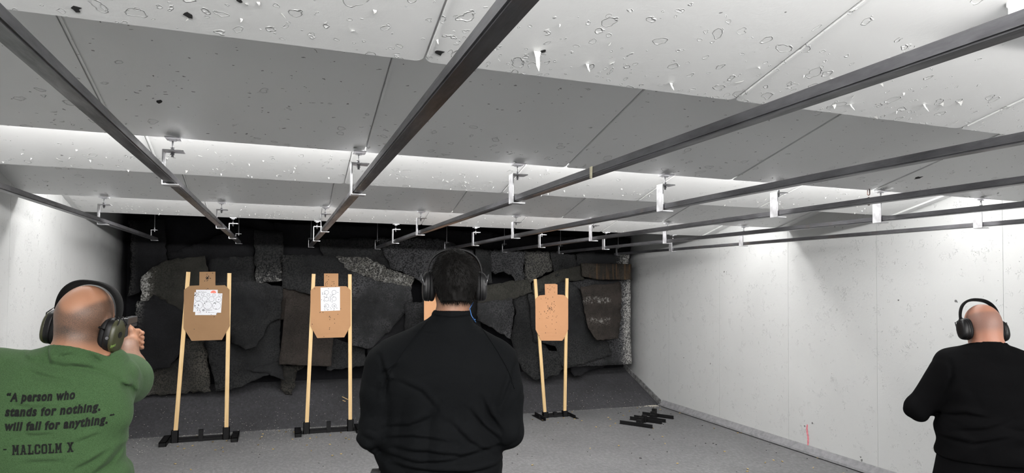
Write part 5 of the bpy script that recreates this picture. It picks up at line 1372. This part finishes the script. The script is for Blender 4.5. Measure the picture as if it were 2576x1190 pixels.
# ================= bald man in the black jumper by the right wall
def man_right():
    D = 4.5; o0 = at(2482, 812, D); hdg = R(32)
    L, r, f = hframe((o0[0], o0[1]), hdg)
    e = empty('person'); tag(e, 'bald person in a black jumper by the right wall, looking down at his hands', 'person')
    hd = Head(L(-.004, .045, 1.487), R(20), R(20), R(3))
    sh = {1: L(.185, .0, 1.235), -1: L(-.178, .02, 1.247)}
    elb = {1: L(.31, .06, .99), -1: L(-.325, .075, .992)}
    wri = {1: L(.10, .27, 1.02), -1: L(-.115, .27, 1.005)}
    neck = [rc(L(.0, -.02, 1.34), hd(0, -.025, -.06), .068, .064, .03), rc(L(.0, -.03, 1.34), hd(0, -.05, -.03), .06, .055, .03)]
    st = [(.64, .01, .0, .20, .15), (.75, .01, .01, .208, .165), (.86, .01, .02, .212, .172), (.95, .01, .015, .208, .16), (1.05, .005, 0, .21, .145), (1.15, .0, -.005, .215, .135), (1.22, 0, -.01, .205, .12), (1.28, 0, -.012, .165, .095), (1.325, 0, -.015, .11, .075)]
    T = lambda S: [(z, np.dot(L(a, b, 0), r), np.dot(L(a, b, 0), f), w, d) for z, a, b, w, d in S]
    torso = [loft(T(st), r, f, .05)]
    trap = [rc(L(0, -.02, 1.345), L(.16, -.005, 1.265), .054, .066, .05), rc(L(0, -.02, 1.345), L(-.165, .01, 1.265), .054, .066, .05)]
    up = [rc(sh[s], elb[s], .072, .054, .05) for s in (-1, 1)]
    fore = [rc(elb[s], wri[s], .054, .034, .03) for s in (-1, 1)]
    hands = hand(wri[1], -r * .6 + f * .8, np.array([0, 0, 1.]), f * .6 + r * .8, 1) + hand(wri[-1], r * .6 + f * .8, np.array([0, 0, 1.]), f * .6 - r * .8, -1)
    lg = legs(L, (.105, .01, .74), (.17, .10, .42), (.19, -.02, .10), (.112, .07, .05))
    o, co = build(hd.prims() + neck + torso + trap + up + fore + hands + lg, .007, 'body', M['skinB'], e, lambda V, X, Y, Z: V + .012 * ((Z < 1.30) & ((X - wri[1][0]) ** 2 + (Y - wri[1][1]) ** 2 + (Z - wri[1][2]) ** 2 > .015) & ((X - wri[-1][0]) ** 2 + (Y - wri[-1][1]) ** 2 + (Z - wri[-1][2]) ** 2 > .015)))
    def mask(q):
        rr, ff, uu = q.T
        return np.where(uu > -.2, sst(uu, -.085, -.035) * (1 - sst(uu, .035, .06)) * (1 - sst(ff, .0, .05)) * .85, 0)
    finish_body(o, co, hd, mask)
    sw = torso + trap + up + fore + [rc(L(0, -.02, 1.33), L(.0, -.012, 1.385), .072, .066, .025)] + [loft(T([(.742, .01, .01, .212, .170), (.80, .01, .012, .218, .176), (.88, .01, .02, .222, .178), (.96, .01, .015, .212, .165)]), r, f, .04)]
    def fn(V, X, Y, Z):
        V = V - .012
        V = folds(V, X, Y, Z, r, f, (3, 13), lambda a, b, z: .018 * sst(-z, -1.02, -.90) + .004, .1, 2.2)
        V = folds(V, X, Y, Z, r, f, (6, 9), lambda a, b, z: .007 + 0 * z, .6, 6.2)
        V = creases(V, X, Y, Z, r, f, 4.36, np.dot(L(0, .06, 0), f), [([(2368, 1048), (2420, 1040), (2480, 1052)], .012, .02), ([(2368, 1100), (2440, 1112), (2540, 1100)], .014, .02), ([(2400, 1080), (2470, 1078), (2560, 1060)], .010, .02), ([(2375, 985), (2390, 950), (2392, 905)], .012, .02)])
        V = np.maximum(V, .748 - Z)
        cn = L(0, -.01, 1.385); V = np.maximum(V, (X - cn[0]) * f[0] * .25 + (Y - cn[1]) * f[1] * .25 + (Z - cn[2]))
        for s in (-1, 1):
            d = wri[s] - elb[s]; d = d / np.linalg.norm(d); c = wri[s] - d * .01
            t = (X - c[0]) * d[0] + (Y - c[1]) * d[1] + (Z - c[2]) * d[2]
            rad = np.sqrt((X - wri[s][0]) ** 2 + (Y - wri[s][1]) ** 2 + (Z - wri[s][2]) ** 2)
            V = np.where((rad < .10), np.maximum(V, t), V)
        return V
    build(sw, .0065, 'jumper', M['blackwool'], e, fn)
    pants = legs(L, (.108, .01, .74), (.185, .10, .42), (.20, -.02, .10), (.120, .085, .07)) + [loft(T([(.62, .01, 0, .205, .15), (.72, .01, .01, .206, .16), (.80, .01, .01, .204, .16)]), r, f, .05)]
    build(pants, .010, 'trousers', M['trouser'], e, lambda V, X, Y, Z: np.maximum(np.maximum(V - .010, Z - .80), .06 - Z))
    build(feet(L, (.19, -.02), r, f), .009, 'boots', M['boot'], e, lambda V, X, Y, Z: np.maximum(V, .001 - Z))
    ear_muffs(hd, 'black ear muffs on the bald man by the right wall, band clear of his head', M['mblack'], hw=.106, top=.140, band_w=.030, band_t=.013, cup=(.046, .062), depth=.028, cu=-.030, cf=.006, band_m=M['mcloth'], x0=.078, wires=2, spread=.016)
    g = empty('safety_glasses'); tag(g, 'thin rimmed safety glasses on the bald man by the right wall', 'glasses')
    for s in (-1, 1):
        bm = BM(); c = hd(s * .034, .104, .0); pts = [Vector(hd(s * .034 + .026 * math.cos(t), .106 - abs(s * .034 + .026 * math.cos(t)) * .18, -.002 + .019 * math.sin(t))) for t in np.linspace(0, 6.2832, 19)]
        tube(bm, pts, .0016, 6, False); obj('rim', bm, M['mblack'], g, True)
        bm = BM(); tube(bm, [hd(s * .058, .095, .002), hd(s * .078, .06, .004), hd(s * .083, -.01, .004), hd(s * .080, -.03, -.012)], .0018, 6); obj('temple', bm, M['mblack'], g, True)
    bm = BM(); tube(bm, [hd(-.008, .110, .003), hd(0, .114, .006), hd(.008, .110, .003)], .0016, 6); obj('bridge', bm, M['mblack'], g, True)
    gun = empty('handgun'); tag(gun, 'black handgun in the hands of the bald man by the right wall', 'handgun')
    mid = (wri[1] + wri[-1]) / 2 + f * .085 + np.array([0, 0, .028])
    bm = BM(); bar(bm, mid - f * .07, mid + f * .11, .025, .030); bevelled(bm, .003); obj('slide', bm, M['gun'], gun)
    bm = BM(); bar(bm, mid - f * .03 - np.array([0, 0, .015]), mid - f * .05 - np.array([0, 0, .10]), .024, .045, tuple(f)); obj('frame', bm, M['polymer'], gun)
    return e
man_right()
